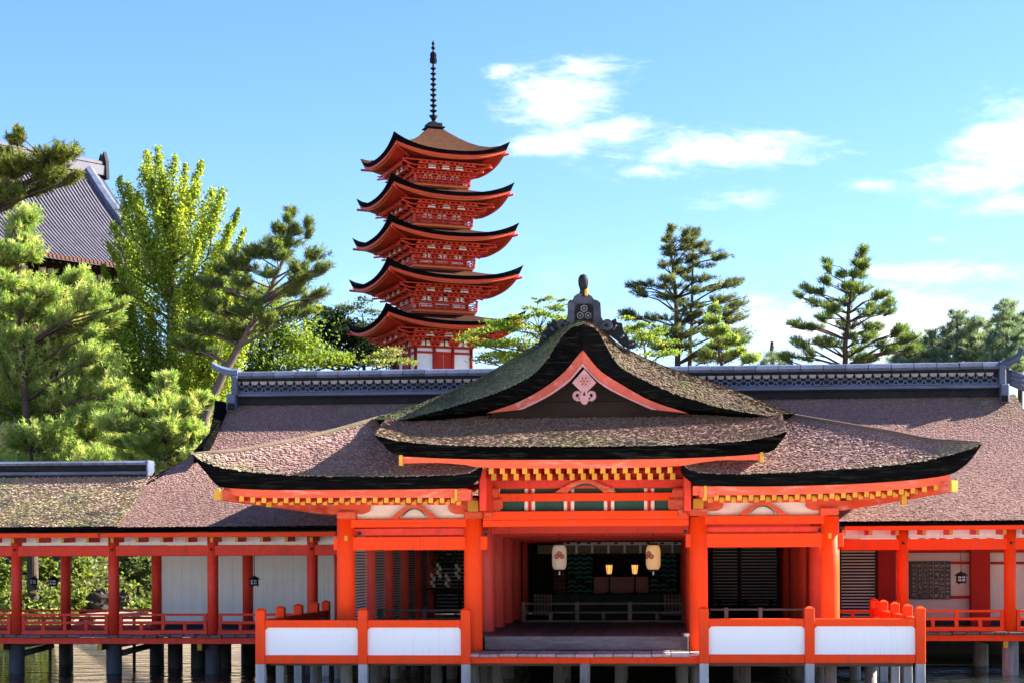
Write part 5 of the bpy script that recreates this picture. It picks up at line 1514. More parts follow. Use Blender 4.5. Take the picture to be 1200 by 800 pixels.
# ================================================================== hanging iron lanterns
def iron_lantern(px, py, Y, ytop, label, w=5.0, h=13.0):
    c = P(px, py, Y); s = Y / F
    t = thing('hanging_lantern', label, 'lantern', tuple(c), 'iron lanterns hung along the verandahs')
    r = w * s; H = h * s
    part('roof', MB().lathe([(r * 1.55, H * .18), (r * 1.5, H * .22), (r * .95, H * .34), (r * .55, H * .43), (r * .2, H * .47), (r * .12, H * .55)], tuple(c), 6, smooth=False), IRON, t)
    part('pane_body', MB().lathe([(r * .86, -H * .30), (r * .86, H * .18)], tuple(c), 6, smooth=False), PANE, t)
    mb = MB()
    for k in range(6):
        a = 2 * math.pi * (k + .5) / 6; x, y = c.x + r * .9 * math.cos(a), c.y + r * .9 * math.sin(a)
        mb.tube([(x, y, c.z - H * .32), (x, y, c.z + H * .2)], [r * .13, r * .13], 5)
        a2 = 2 * math.pi * (k + 1.5) / 6; x2, y2 = c.x + r * .9 * math.cos(a2), c.y + r * .9 * math.sin(a2)
        for f in (-.3, -.06, .17): mb.tube([(x, y, c.z + H * f), (x2, y2, c.z + H * f)], [r * .10, r * .10], 5)
        xm, ym = (x + x2) / 2, (y + y2) / 2
        mb.tube([(xm, ym, c.z - H * .3), (xm, ym, c.z + H * .18)], [r * .06, r * .06], 4)
    part('cage', mb, IRON, t)
    part('tray', MB().lathe([(r * .7, -H * .42), (r * 1.1, -H * .36), (r * 1.25, -H * .32), (r * 1.2, -H * .29)], tuple(c), 6, smooth=False), IRON, t)
    mb = MB()
    for k in range(3):
        a = 2 * math.pi * k / 3; x, y = c.x + r * .8 * math.cos(a), c.y + r * .8 * math.sin(a)
        mb.tube([(x, y, c.z - H * .38), (x * 1 + .02 * math.cos(a), y, c.z - H * .5)], [r * .14, r * .08], 5)
    part('feet', mb, IRON, t)
    part('chain', MB().tube([c + Vector((0, 0, H * .52)), Vector((c.x, c.y, PZ(px, ytop, Y)))], [.012, .012], 5), IRON, t)
iron_lantern(62.5, 681, 55.8, 634, 'iron lantern with bright panes, right of the pair in the left verandah')
iron_lantern(39.5, 680.5, 58.6, 634, 'smaller dark iron lantern, left of the pair in the left verandah', 4.4, 11)
iron_lantern(298, 680.5, 55.4, 634, 'iron lantern hung before the white wall of the left verandah')
iron_lantern(1126.3, 676.5, 55.0, 622, 'iron lantern hung beside the black signboard in the right verandah', 5.6, 14.5)

# mooring poles in the water
for px, lab in ((58.5, 'thin dark pole in the water under the left verandah, near its outer lantern pair'), (157, 'thin dark pole in the water right of the second verandah pile')):
    p = P(px, 757, 57.5)
    o = part('mooring_pole', MB().tube([(p.x, p.y, -1.2), (p.x + .01, p.y, .9), (p.x, p.y, p.z + .05)], [.05, .06, .045], 8), PILED); tag(o, lab, 'pole', 'mooring poles below the verandah')
# ================================================================== five-storey pagoda on the hill
def lpart(name, mb, mats, parent, kind=None, loc=None, fix=True):
    return link(name, mb.mesh(name, mats, (0, 0, 0), fix), parent, loc, None, kind)
PC = P(509, 430, 130.0)
PBASE = CAMZ + 13.6
pag = thing('pagoda', 'five storey red pagoda with dark upturned roofs and a tall ringed spire on the hill', 'pagoda', (PC.x, PC.y, PBASE), None, R(25.6))
def rz4(k):
    c, s_ = [(1, 0), (0, 1), (-1, 0), (0, -1)][k]
    return Matrix(((c, -s_, 0, 0), (s_, c, 0, 0), (0, 0, 1, 0), (0, 0, 0, 1)))
TIERS = [  # eave half width, mid eave underside height above camera, corner lift, body half width, balcony half width
    dict(a=4.56, z=30.2, lift=.7, zin=33.25, rin=.35, hb=1.62, bal=2.16, zb=28.5),
    dict(a=4.82, z=27.08, lift=.74, zin=28.2, rin=2.0, hb=1.74, bal=2.30, zb=25.45),
    dict(a=5.08, z=24.02, lift=.74, zin=25.15, rin=2.1, hb=1.86, bal=2.42, zb=22.3),
    dict(a=5.31, z=20.8, lift=.74, zin=21.98, rin=2.2, hb=1.98, bal=2.55, zb=18.95),
    dict(a=5.48, z=17.42, lift=.74, zin=18.62, rin=2.3, hb=2.22, bal=None, zb=13.6)]
for T in TIERS:
    for k in ('z', 'zin', 'zb'): T[k] = T[k] + CAMZ - PBASE
def eave_z(T, t): return T['z'] + T['lift'] * abs(t) ** 2.25
for ti, T in enumerate(TIERS):
    a = T['a']; N = 20; th = .27
    roof = None
    # bark roof: four sheets with thickness, curved up to the corners
    mb = MB()
    for k in range(4):
        M = rz4(k); loops = []
        for i in range(N + 1):
            t = -1 + 2.0 * i / N
            col = []
            for j in range(8):
                u = j / 7.0; r = a + (T['rin'] - a) * u
                ze = T['z'] + th
                z = ze + (T['zin'] - ze) * (u ** 1.5 if ti == 0 else u ** 1.1) + (T['lift'] * abs(t) ** 2.25 + .32 * abs(t) ** 4) * (1 - u) ** 3.2
                col.append(M @ Vector((t * r, -r, z)))
            r2 = a - .10 - .12 * abs(t) ** 3
            low = [M @ Vector((t * r2, -r2, eave_z(T, t))), M @ Vector((t * T['rin'], -T['rin'], min(T['zin'] - .5, T['z'] + .5)))]
            loops.append(col + low[::-1])
        mb.loft(loops, segm=[0] * 7 + [1] * 3)
    roof = lpart('roof', mb, [PAGROOF, EDGE], pag)
    # fascia with an ochre line, red soffit boards, rafters
    mb = MB(); so_ = MB(); rf = MB(); oc = MB()
    for k in range(4):
        M = rz4(k)
        lp = []; ls = []; lo_ = []
        for i in range(N + 1):
            t = -1 + 2.0 * i / N
            r = a - .16 - .1 * abs(t) ** 3; z = eave_z(T, t)
            lp.append([M @ Vector((t * r, -r, z + .02)), M @ Vector((t * r, -r, z - .20)), M @ Vector((t * (r - .14), -(r - .14), z - .20)), M @ Vector((t * (r - .14), -(r - .14), z + .02))])
            r_ = r - .15
            lo_.append([M @ Vector((t * r_, -r_, z - .13)), M @ Vector((t * r_, -r_, z - .27)), M @ Vector((t * (r_ - .1), -(r_ - .1), z - .27)), M @ Vector((t * (r_ - .1), -(r_ - .1), z - .13))])
            ri = T['hb'] + 1.5; rm = r * .5 + ri * .5
            ls.append([M @ Vector((t * (r - .1), -(r - .1), z - .08)), M @ Vector((t * rm, -rm, T['z'] + .04 + .62 * T['lift'] * abs(t) ** 2.25)), M @ Vector((t * ri, -ri, T['z'] + .10 + .2 * T['lift'] * abs(t) ** 2.25)), M @ Vector((t * ri, -ri, T['z'] + .30)), M @ Vector((t * (r - .1), -(r - .1), z + .0))])
        mb.loft(lp); so_.loft(ls); oc.loft(lo_)
        nr = 46
        for i in range(nr):
            t = -1 + 2.0 * (i + .5) / nr
            x = t * (a - .35); r = a - .32
            z0 = eave_z(T, t) - .22; ri = max(T['hb'] + 1.3, abs(x) + .05); 
            if r - ri < .15: continue
            z1 = T['z'] + .02 + .3 * abs(t) ** 2
            p0 = Vector((x, -r, z0)); p1 = Vector((x, -ri, z1 + (z0 - z1) * .1)); w = .045
            v = [M @ (q + Vector((dx, 0, dz))) for q in (p0, p1) for dx, dz in ((-w, -.06), (w, -.06), (w, .05), (-w, .05))]
            rf.add(v, [(0, 1, 2, 3), (4, 7, 6, 5), (0, 4, 5, 1), (1, 5, 6, 2), (3, 2, 6, 7), (0, 3, 7, 4)], [1, 0, 0, 0, 0, 0])
    lpart('eave_fascia', mb, PAGBR, roof); lpart('ochre_line', oc, ORANGE, roof); lpart('soffit', so_, PAGRED, roof)
    lpart('rafters', rf, [PAGRED, YEL], roof, kind='stuff')
    # corner tail beams with metal tips, and the long tail rafters
    tb = MB()
    for k in range(4):
        M = rz4(k)
        for d in range(2):
            r1 = a - .25 + .18 * (1 - d); z1 = eave_z(T, 1) - .32 - .28 * d
            r1 -= .9 * d
            tb.tube([M @ Vector((-r1, -r1, z1)), M @ Vector((-(T['hb'] + .3), -(T['hb'] + .3), T['z'] - .2))], [.09, .12], 6)
        for x in (-.62, -.2, .2, .62):
            xx = x * T['hb'] * 1.3
            tb.tube([M @ Vector((xx, -(a - 1.15), T['z'] - .52)), M @ Vector((xx, -T['hb'], T['z'] - .12))], [.06, .07], 5)
    lpart('tail_beams', tb, PAGRED, roof)
    # body
    hb = T['hb']; zb = T['zb']; ze = T['z']
    bodym = MB().box(-hb + .06, hb - .06, -hb + .06, hb - .06, zb, ze + .2)
    body = lpart('storey', bodym, PLAST, pag)
    fm = MB(); br = MB(); wp = MB(); bk = MB()
    zbr = ze - 1.35 if ti else ze - 1.5         # underside of the bracket zone
    for k in range(4):
        M = rz4(k)
        for x in (-hb, -hb / 3, hb / 3, hb):
            fm.tube([M @ Vector((x, -hb, zb)), M @ Vector((x, -hb, zbr + .25))], [.13, .13], 8)
        fm.box(-hb - .15, hb + .15, -hb - .07, -hb + .07, zbr - .02, zbr + .14, 0, .01, M)
        fm.box(-hb, hb, -hb - .05, -hb + .05, zb, zb + .16, 0, .01, M)
        if ti == 4:
            fm.box(-hb, hb, -hb - .05, -hb + .05, zbr - .42, zbr - .26, 0, .01, M)
            for d in (-1, 1):
                lpart('door', MB().box(d * .03, d * (hb / 3 - .14), -hb - .03, -hb + .05, zb + .16, zbr - .42, 0, .02, M), PAGRED, body)
            fm.box(-hb, hb, -hb - .045, -hb + .05, zb + .75, zb + .9, 0, .01, M) if False else None
        else:
            lpart('door', MB().box(-hb / 3 + .14, hb / 3 - .14, -hb - .02, -hb + .05, zb + .16, zbr - .1, 0, .02, M), GREENL, body)
        # stepped bracket sets
        tiers = 4
        for q in range(tiers):
            z = zbr + .20 + q * .27; out_ = hb + .15 + q * .50
            # continuous bearer of this step
            br.box(-out_ - .25, out_ + .25, -out_ - .05, -out_ + .05, z + .12, z + .21, 0, 0, M)
            for x in (-hb, -hb / 3, hb / 3, hb):
                for dx in (-.34, 0, .34):
                    xx = x + dx * (1 + .1 * q)
                    br.box(xx - .085, xx + .085, -out_ - .10, -out_ + .10, z, z + .12, 0, 0, M)       # bearing blocks
                br.box(x - .07, x + .07, -out_ - .14, -hb, z - .10, z + .02, 0, 0, M)                  # arm reaching out
                br.box(x - .5 - .05 * q, x + .5 + .05 * q, -out_ - .06, -out_ + .06, z - .10, z + .0, 0, 0, M)  # cross arm
            # diagonal arm at the corner
            dgo = out_ + .2
            br.tube([M @ Vector((-hb, -hb, z - .03)), M @ Vector((-dgo, -dgo, z - .03))], [.08, .08], 5)
        # white plaster shields between the lowest brackets
        for x in (-hb * 2 / 3, 0, hb * 2 / 3):
            for d in (-1, 1):
                wp.add([M @ Vector((x + d * .05, -hb - .22, zbr + .15)), M @ Vector((x + d * .40, -hb - .22, zbr + .15)), M @ Vector((x + d * .27, -hb - .25, zbr + .50)), M @ Vector((x + d * .07, -hb - .25, zbr + .52))], [(0, 1, 2, 3)])
            y = -hb - 1.3
            wp.add([M @ Vector((x - .3, y, zbr + .88)), M @ Vector((x + .3, y, zbr + .88)), M @ Vector((x + .2, y, zbr + 1.06)), M @ Vector((x - .2, y, zbr + 1.06))], [(0, 1, 2, 3)])
            wp.box(x - .3, x + .3, y - .01, y + .02, zbr + .70, zbr + .80, 0, 0, M)
        # boards closing the bracket zone, near-black for the shade between the brackets
        o0 = hb + .06; o1 = hb + 1.62
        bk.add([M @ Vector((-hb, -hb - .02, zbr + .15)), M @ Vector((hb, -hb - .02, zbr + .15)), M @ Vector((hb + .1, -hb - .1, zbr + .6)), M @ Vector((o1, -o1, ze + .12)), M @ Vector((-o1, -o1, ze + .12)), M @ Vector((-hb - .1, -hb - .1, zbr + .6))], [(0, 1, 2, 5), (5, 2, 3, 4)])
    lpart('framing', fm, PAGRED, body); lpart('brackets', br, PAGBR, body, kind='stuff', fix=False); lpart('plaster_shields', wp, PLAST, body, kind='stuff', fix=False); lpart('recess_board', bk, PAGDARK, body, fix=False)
    # balcony
    if T['bal']:
        B = T['bal']; fl = MB(); rl = MB()
        fl.box(-B, B, -B, B, zb - .24, zb - .10)
        bal = lpart('balcony', fl, ORANGE, pag)
        lpart('balcony_beam', MB().box(-B + .1, B - .1, -B + .1, B - .1, zb - .40, zb - .241), PAGRED, bal)
        lpart('balcony_floor', MB().box(-B - .05, B + .05, -B - .05, B + .05, zb - .099, zb - .03), PAGRED, bal)
        for k in range(4):
            M = rz4(k)
            for h in (.10, .28, .46): rl.box(-B + .0, B - .0, -B - .03, -B + .03, zb + h - .03, zb + h + .025, 0, 0, M)
            for i in range(9):
                x = -B + 2 * B * i / 8.0
                rl.box(x - .035, x + .035, -B - .03, -B + .03, zb - .03, zb + (.28 if i % 2 else .47), 0, 0, M)
            rl.box(-B - .07, -B + .07, -B - .07, -B + .07, zb - .03, zb + .64, 0, .01, M)
        lpart('railing', rl, PAGBR, bal)
# cornice platform and stone base
lpart('stone_base', MB().box(-3.4, 3.4, -3.4, 3.4, -.9, -.02, 0, .05), STONE, pag)
# spire
ztop = CAMZ - PBASE
zz = lambda y: (658 - y) * 130.0 / 2000 + ztop
spire = lpart('spire', MB().lathe([(.085, zz(148)), (.075, zz(60)), (.03, zz(44))], n=8), COPPER, pag)
lpart('spire_base', MB().box(-.72, .72, -.72, .72, zz(148.8), zz(147), 0, .03).box(-.56, .56, -.56, .56, zz(146.9), zz(142.5), 0, .05).lathe([(.42, zz(142.4)), (.36, zz(141)), (.14, zz(139.3))], n=14), COPPER, spire)
lpart('lotus', MB().lathe([(.12, zz(139)), (.2, zz(136.5)), (.36, zz(133)), (.34, zz(132.8)), (.14, zz(135.5))], n=12), COPPER, spire)
for k in range(9):
    y = 127.2 - 6.25 * k; w = .30 - .008 * k
    lpart('ring', MB().lathe([(.08, zz(y + 2.4)), (w * .6, zz(y + 1.3)), (w, zz(y)), (w * .96, zz(y - .6)), (w * .45, zz(y - 1.1)), (.08, zz(y - 2.4))], n=12), COPPER, spire)
fl = MB()
for k in range(4):
    M = rz4(k); pts = [(.05, 72), (.26, 71), (.30, 67), (.24, 64), (.27, 61), (.18, 58), (.05, 57)]
    v = [M @ Vector((x, d, zz(y))) for d in (-.012, .012) for x, y in pts]; n = len(pts)
    fl.add(v, [tuple(range(n)), tuple(range(2 * n - 1, n - 1, -1))] + [(i, (i + 1) % n, (i + 1) % n + n, i + n) for i in range(n)])
lpart('water_flame', fl, COPPER, spire)
lpart('jewel', MB().lathe([(.04, zz(55.5)), (.15, zz(54)), (.17, zz(52.5)), (.1, zz(51)), (.05, zz(50)), (.12, zz(48.5)), (.13, zz(47)), (.04, zz(45)), (.01, zz(43.5))], n=10), COPPER, spire)

DROCK = mat('dark_rock', (0.045, 0.036, 0.032), .9, .3, 2, .8, 8, .1)
# ================================================================== tile-roofed temple hall on the hill
EC = P(195, 320, 112.0)
th_rot = R(51.7)
GZ = ground_z(EC.x, EC.y + 6)
temple = thing('temple_hall', 'old wooden temple hall with a steep grey tile roof on the hill behind the pines', 'temple', (EC.x, EC.y, GZ), None, th_rot)
ez = EC.z - GZ; RUN, RISE = 9.5, 8.3
def rp(x, u, up=0.0):
    """point on the front roof slope: u 0 at the eave, 1 at the ridge; slightly hollow"""
    return Vector((x, RUN * u, ez + RISE * (u - .07 * math.sin(math.pi * u)) + up))
XA, XB = -27.0, 1.15
loops = [[rp(x, j / 10.0) for j in range(11)] + [rp(x, j / 10.0, -.14) for j in range(10, -1, -1)] for x in (XA, -15, -5, XB)]
troof = lpart('tile_roof', MB().loft(loops), GREYTD, temple)
loops = [[Vector((x, 2 * RUN - rp(x, j / 4.0).y, rp(x, j / 4.0).z)) for j in range(5)] + [Vector((x, 2 * RUN - rp(x, j / 4.0).y, rp(x, j / 4.0).z - .35)) for j in range(4, -1, -1)] for x in (XA, XB)]
lpart('rear_roof', MB().loft(loops), GREYTD, temple)
tr = MB(); pitch = .30; k = int((XB - XA) / pitch)
for i in range(k):
    x = XA + (i + .5) * pitch; w = .085
    lp = []
    for j in range(11):
        c = rp(x, j / 10.0 * .985 + .0)
        lp.append([c + Vector((-w, 0, .0)), c + Vector((-w * .7, 0, .13)), c + Vector((w * .7, 0, .13)), c + Vector((w, 0, .0))])
    tr.loft(lp, caps=True)
lpart('tile_rows', tr, GREYT, troof, kind='stuff')
ee = MB()
for i in range(k):
    x = XA + (i + .5) * pitch; c = rp(x, 0)
    ee.tube([c + Vector((0, -.05, .03)), c + Vector((0, .1, .05))], [.12, .12], 7)
lpart('eave_end_tiles', ee, mat('rust_tile_end', (0.13, 0.04, 0.018), 0.7, 0.2, 3), troof, kind='stuff')
# descending ridge near the gable, main ridge with end tile
lp = []
for j in range(9):
    c = rp(0.0, 1 - j / 8.0 * .62)
    lp.append([c + Vector((-.36, 0, 0)), c + Vector((-.33, 0, .62)), c + Vector((0, 0, .82)), c + Vector((.33, 0, .62)), c + Vector((.36, 0, 0))])
lpart('descending_ridge', MB().loft(lp), TILE, temple)
lpart('main_ridge', MB().box(XA, XB + .15, RUN - .45, RUN + .45, ez + RISE - .2, ez + RISE + .55, 0, .05).box(XA, XB + .1, RUN - .35, RUN + .35, ez + RISE + .551, ez + RISE + .85, 0, .08), GREYT, temple)
lpart('ridge_end_tile', MB().prism([(RUN - .6, ez + RISE - .4), (RUN + .6, ez + RISE - .4), (RUN + .5, ez + RISE + .9), (RUN + .2, ez + RISE + 1.5), (RUN, ez + RISE + 1.25), (RUN - .2, ez + RISE + 1.6), (RUN - .5, ez + RISE + .9)], 0, .25), TILED, temple, loc=None).matrix_local = Matrix(((0, 1, 0, XB + .12), (1, 0, 0, 0), (0, 0, 1, 0), (0, 0, 0, 1)))
gb = MB()
for j in range(8):
    for xx in (XB,):
        c = rp(xx, j / 8.0 * .95 + .03, -.30); d = rp(xx, (j + 1) / 8.0 * .95 + .03, -.30)
        gb.tube([c, d], [.16, .16], 6)
lpart('verge_tiles', gb, TILED, temple)
wall = lpart('wall', MB().box(XA + 2, XB - 2.0, 2.6, 2.8, -1, ez + 1.1), TEMPW, temple)
for i in range(14):
    x = XB - 2.1 - i * 1.9
    lpart('post', MB().tube([(x, 2.45, -1), (x, 2.45, ez + 1.0)], [.2, .2], 10), TEMPW, temple)
    lpart('pale_panel', MB().box(x - 1.45, x - .95, 2.50, 2.58, ez - .75, ez - .05), CREAM, wall)
    lpart('pale_panel', MB().box(x - .8, x - .35, 2.50, 2.58, ez - .75, ez - .05), CREAM, wall)
rr = MB()
for i in range(50):
    x = XB - .3 - i * .52; rr.box(x - .08, x + .08, .15, 2.7, ez - .32, ez - .16)
lpart('rafters', rr, TEMPW, temple, kind='stuff')
for zq in (-.95, .35): lpart('wall_beam', MB().box(XA + 2, XB - 1.8, 2.3, 2.48, ez + zq, ez + zq + .28), TEMPW, temple)
lpart('stone_base', MB().box(XA, XB - 1.2, 1.4, 2 * RUN - 1.4, -9, -.6), DROCK, temple)

# ================================================================== trees
def unit(v): return v / (np.linalg.norm(v, axis=-1, keepdims=True) + 1e-9)
def leaf_quads(C, size, rng, up=.35, aspect=.5):
    n = len(C); nrm = rng.normal(0, 1, (n, 3)); nrm[:, 2] = np.abs(nrm[:, 2]) + up; nrm = unit(nrm)
    d = unit(np.cross(nrm, rng.normal(0, 1, (n, 3)))); e = np.cross(nrm, d)
    s = (size * rng.uniform(.6, 1.35, n))[:, None]
    return np.stack([C - d * s * .5, C + e * s * .5 * aspect + d * s * .1, C + d * s * .5 + nrm * s * .08, C - e * s * .5 * aspect + d * s * .1], 1)
def needle_tufts(C, D, size, rng, k=11, w=.045):
    """stiff star of needles round each twig end"""
    n = len(C); C3 = np.repeat(C, k, 0); D3 = np.repeat(D, k, 0)
    v = unit(D3 + rng.normal(0, .62, (n * k, 3)))
    L = (size * rng.uniform(.65, 1.2, n * k))[:, None]
    sd = unit(np.cross(v, rng.normal(0, 1, (n * k, 3)))) * w
    base = C3 + rng.normal(0, size * .12, (n * k, 3))
    return np.stack([base - sd * .6, base + sd * .6, base + v * L * .6 + sd, base + v * L], 1)
def pal(rng, n, palette):
    P_ = np.array(palette); i = rng.integers(0, len(P_), n); j = rng.integers(0, len(P_), n); t = rng.random(n)[:, None]
    return P_[i] * (1 - t) + P_[j] * t
def mess(bl, n, sc, seed, sy=1.0, j=.7):
    rng = random.Random(seed); out = []
    for (x, y, a, b) in bl:
        for _ in range(n):
            k = sc * rng.uniform(.7, 1.3)
            out.append((x + rng.uniform(-j, j) * a, y + rng.uniform(-j, j) * b * sy, a * k, b * k * sy * rng.uniform(.8, 1.3)))
    return out
def tree(name, label, cat, Y, trunk, blobs, kind, palette, leaf=.22, dens=1.0, seed=1, group=None, trunk_r=.3, bark=TRUNK, depth=1.0, base=None, spread=1.6, limbs=True, flat=.55, k=11, nw=.04, upb=.55, nt=7, ext=1.0):
    """trunk: survey points from the ground up; blobs: (px, py, rx, ry) foliage masses; each gets its own depth"""
    rng = np.random.default_rng(seed); s = Y / F
    tp = [P(a, b, Y) for a, b in trunk]
    g = ground_z(tp[0].x, Y)
    if tp[0].z > g - .2: tp.insert(0, Vector((tp[0].x + (tp[0].x - tp[1].x) * .3, Y, g - .3)))
    root = thing(name, label, cat, tuple(Vector((tp[0].x, Y, g))), group)
    off = np.array(root.location)
    n = len(tp); rs = [trunk_r * (1 - .78 * (i / max(1, n - 1))) for i in range(n)]
    # smooth the trunk with intermediate wandering points
    pts = []; rr = []
    for i in range(n - 1):
        for q in range(3):
            t = q / 3.0; p = tp[i].lerp(tp[i + 1], t)
            if q: p += Vector((rng.normal(0, .05), rng.normal(0, .08), 0)) * trunk_r * 3
            pts.append(p); rr.append(rs[i] + (rs[i + 1] - rs[i]) * t)
    pts.append(tp[-1]); rr.append(rs[-1])
    rr[0] *= 1.3
    part('trunk', MB().tube(pts, rr, 9), bark, root)
    lm = MB(); allV = []; allT = []
    for (px, py, rx, ry) in blobs:
        dy = rng.uniform(-1, 1) * spread * depth
        c = np.array(P(px, py, Y + dy)); r = np.array([rx * s, max(rx, ry) * s * .9 * depth, ry * s])
        a_pt = None
        if limbs:
            cz = c[2] - r[2] * .3
            cand = [(abs((p.z + (Vector(tuple(c)) - p).length * .35) - cz), i) for i, p in enumerate(pts)]
            i = min(cand)[1]; a = pts[i]; a_pt = a; b = Vector(tuple(c)); b.z = cz
            mid = a.lerp(b, .55) + Vector((rng.normal(0, .15), rng.normal(0, .15), (b - a).length * .06))
            r0 = min(rr[i] * .5, .035 + (.011 if kind == 'twig' else .02) * (b - a).length)
            lm.tube([a, mid, b], [r0, r0 * .65, r0 * .25], 6)
            for _ in range(3):
                e = Vector(tuple(c + r * rng.uniform(-.75, .75, 3))); lm.tube([mid.lerp(b, .6), e], [r0 * .4, r0 * .12], 4)
        if kind == 'twig':
            A0 = np.array(a_pt) if a_pt is not None else c - np.array([0, 0, r[2]])
            ntw = int(dens * (5 + rx * ry / 15.0))
            o = rng.normal(0, 1, (ntw, 3)); o = unit(o) * (rng.random((ntw, 1)) ** .45); o[:, 2] = o[:, 2] * .75 + .15
            E = c + o * r * np.array([ext, ext, 1.0])
            st = c + (A0 - c) * .18 + o * r * np.array([.25, .25, .1]) - np.array([0, 0, r[2] * .35])
            t = np.linspace(.35, 1.0, nt)[None, :, None] * rng.uniform(.9, 1.05, (ntw, nt, 1))
            pts_ = st[:, None] + (E - st)[:, None] * t + np.array([0, 0, 1]) * (t ** 2) * r[2] * .25
            C = pts_.reshape(-1, 3) + rng.normal(0, .05, (ntw * nt, 3))
            D = unit(np.repeat(unit(E - st), nt, 0) * .8 + np.array([0, 0, upb]) + rng.normal(0, .25, (ntw * nt, 3)))
            V = needle_tufts(C, D, leaf, rng, k, nw)
            tone = np.repeat(pal(rng, ntw, palette) * rng.uniform(.75, 1.25, (ntw, 1)), nt, 0)
            tone = tone * (.8 + .45 * np.tile(np.linspace(0, 1, nt), ntw))[:, None]
            tone = np.repeat(tone, k, 0) * rng.uniform(.85, 1.15, (len(C) * k, 1))
            allV.append(V.reshape(-1, 3)); allT.append(np.repeat(tone, 4, 0))
            if limbs:
                for q in range(0, ntw, max(1, ntw // 10)): lm.tube([Vector(st[q]), Vector(pts_[q, -1])], [.03, .008], 4, 0, False)
            continue
        vol = (rx * ry) ** .5
        nsub = int(max(4, rx * ry / 26.0))
        d = unit(rng.normal(0, 1, (nsub, 3))); d[:, 2] = d[:, 2] * .8 + .18
        sub = c + d * r * rng.uniform(.35, 1.0, (nsub, 1))
        nl = int(dens * 46 * rx * ry / 26.0 / nsub * (1 if kind == 'broad' else .30)) + 1
        idx = np.repeat(np.arange(nsub), nl); m_ = len(idx)
        sr = np.minimum(r * .34, 1.0)
        C = sub[idx] + rng.normal(0, 1, (m_, 3)) * sr * np.array([1, 1, flat])
        tone = pal(rng, nsub, palette)[idx] * rng.uniform(.75, 1.25, (m_, 1))
        if kind == 'broad':
            V = leaf_quads(C, leaf, rng); kk = 4
        else:
            D = unit(unit(C - (c - np.array([0, 0, r[2] * .8]))) + np.array([0, 0, .5]))
            V = needle_tufts(C, D, leaf, rng, k, nw); tone = np.repeat(tone, k, 0)
        allV.append(V.reshape(-1, 3)); allT.append(np.repeat(tone, 4, 0))
    if limbs and lm.v: part('branches', lm, bark, root, kind='stuff')
    V = np.concatenate(allV) - off; T = np.concatenate(allT)
    me = fast_mesh('crown', V, 4, LEAF if kind == 'broad' else NEEDLE, T)
    link('crown', me, root)
    return root
YG_ = [(.26, .35, .09), (.34, .40, .12), (.12, .20, .05), (.42, .43, .17), (.19, .29, .07)]      # sunny yellow-green pine
GR_ = [(.17, .25, .03), (.25, .33, .04), (.30, .37, .05), (.14, .22, .028)]       # fresh green
DK_ = [(.016, .032, .016), (.028, .05, .022), (.02, .04, .02)]                        # dark evergreen
PN_ = [(.08, .125, .035), (.13, .18, .042), (.18, .22, .055), (.06, .10, .032)]    # pine green
LT_ = [(.14, .22, .03), (.20, .28, .04), (.10, .17, .025), (.27, .31, .06)]          # light maple green
FAR_ = [(.16, .22, .16), (.20, .26, .18), (.12, .18, .14)]  # paled blue-green, distance haze put into the leaf colours

tree('pine_tree', 'pine with olive lit top branch at the upper left, before the tiled temple roof', 'tree', 76, [(-60, 480), (-52, 380), (-40, 280), (-15, 240), (20, 218), (60, 200)],
     mess([(45, 193, 38, 13), (20, 185, 30, 12), (70, 205, 22, 9), (30, 212, 36, 13), (82, 207, 12, 6), (0, 205, 30, 14), (8, 232, 28, 12), (-5, 250, 22, 12), (12, 168, 10, 6), (18, 158, 5, 5), (52, 222, 20, 7), (-20, 180, 20, 14)], 2, 0.75, 5, 1.3, 0.7), 'twig',
     [(.10, .12, .022), (.16, .175, .03), (.06, .08, .02)], .24, 1.7, 2, 'pines by the shrine', .3, TRUNK, .9, k=9, nw=.022)
tree('pine_tree', 'large pale yellow-green pine filling the left edge above the verandah roof', 'tree', 80, [(38, 640), (36, 560), (30, 470), (25, 380), (20, 310), (18, 270)],
     mess([(15, 268, 26, 12), (-5, 292, 34, 15), (45, 292, 32, 13), (20, 318, 42, 15), (75, 325, 26, 11), (-15, 340, 34, 18), (45, 348, 44, 16), (95, 362, 30, 12), (10, 375, 42, 18), (65, 385, 44, 18), (118, 388, 20, 9), (128, 372, 14, 7), (142, 360, 8, 5), (-10, 415, 40, 20), (45, 425, 48, 20), (98, 420, 32, 14), (10, 462, 46, 20), (75, 462, 44, 18), (125, 450, 26, 11), (30, 505, 50, 20), (95, 500, 44, 17), (0, 540, 44, 18), (60, 545, 50, 18), (115, 535, 40, 15)], 2, 0.8, 5, 1.45, 0.7), 'twig',
     YG_, .27, 1.55, 3, 'pines by the shrine', .3, TRUNK, .8, k=9, nw=.020, ext=1.1)
tree('pine_tree', 'bushy pale pine low behind the verandah ridge, beside the corner of the long roof', 'tree', 76, [(195, 640), (192, 560), (188, 500), (185, 462)],
     mess([(185, 455, 18, 9), (160, 472, 30, 12), (205, 476, 28, 12), (232, 492, 22, 12), (175, 496, 36, 14), (145, 500, 32, 13), (220, 515, 30, 13), (185, 522, 38, 14), (140, 530, 40, 14), (225, 538, 30, 12), (175, 548, 40, 12), (242, 470, 12, 8), (240, 520, 14, 10)], 2, 0.8, 5, 1.3, 0.7), 'twig',
     YG_, .27, 1.8, 4, 'pines by the shrine', .22, TRUNK, .8, k=9, nw=.020, ext=1.1)
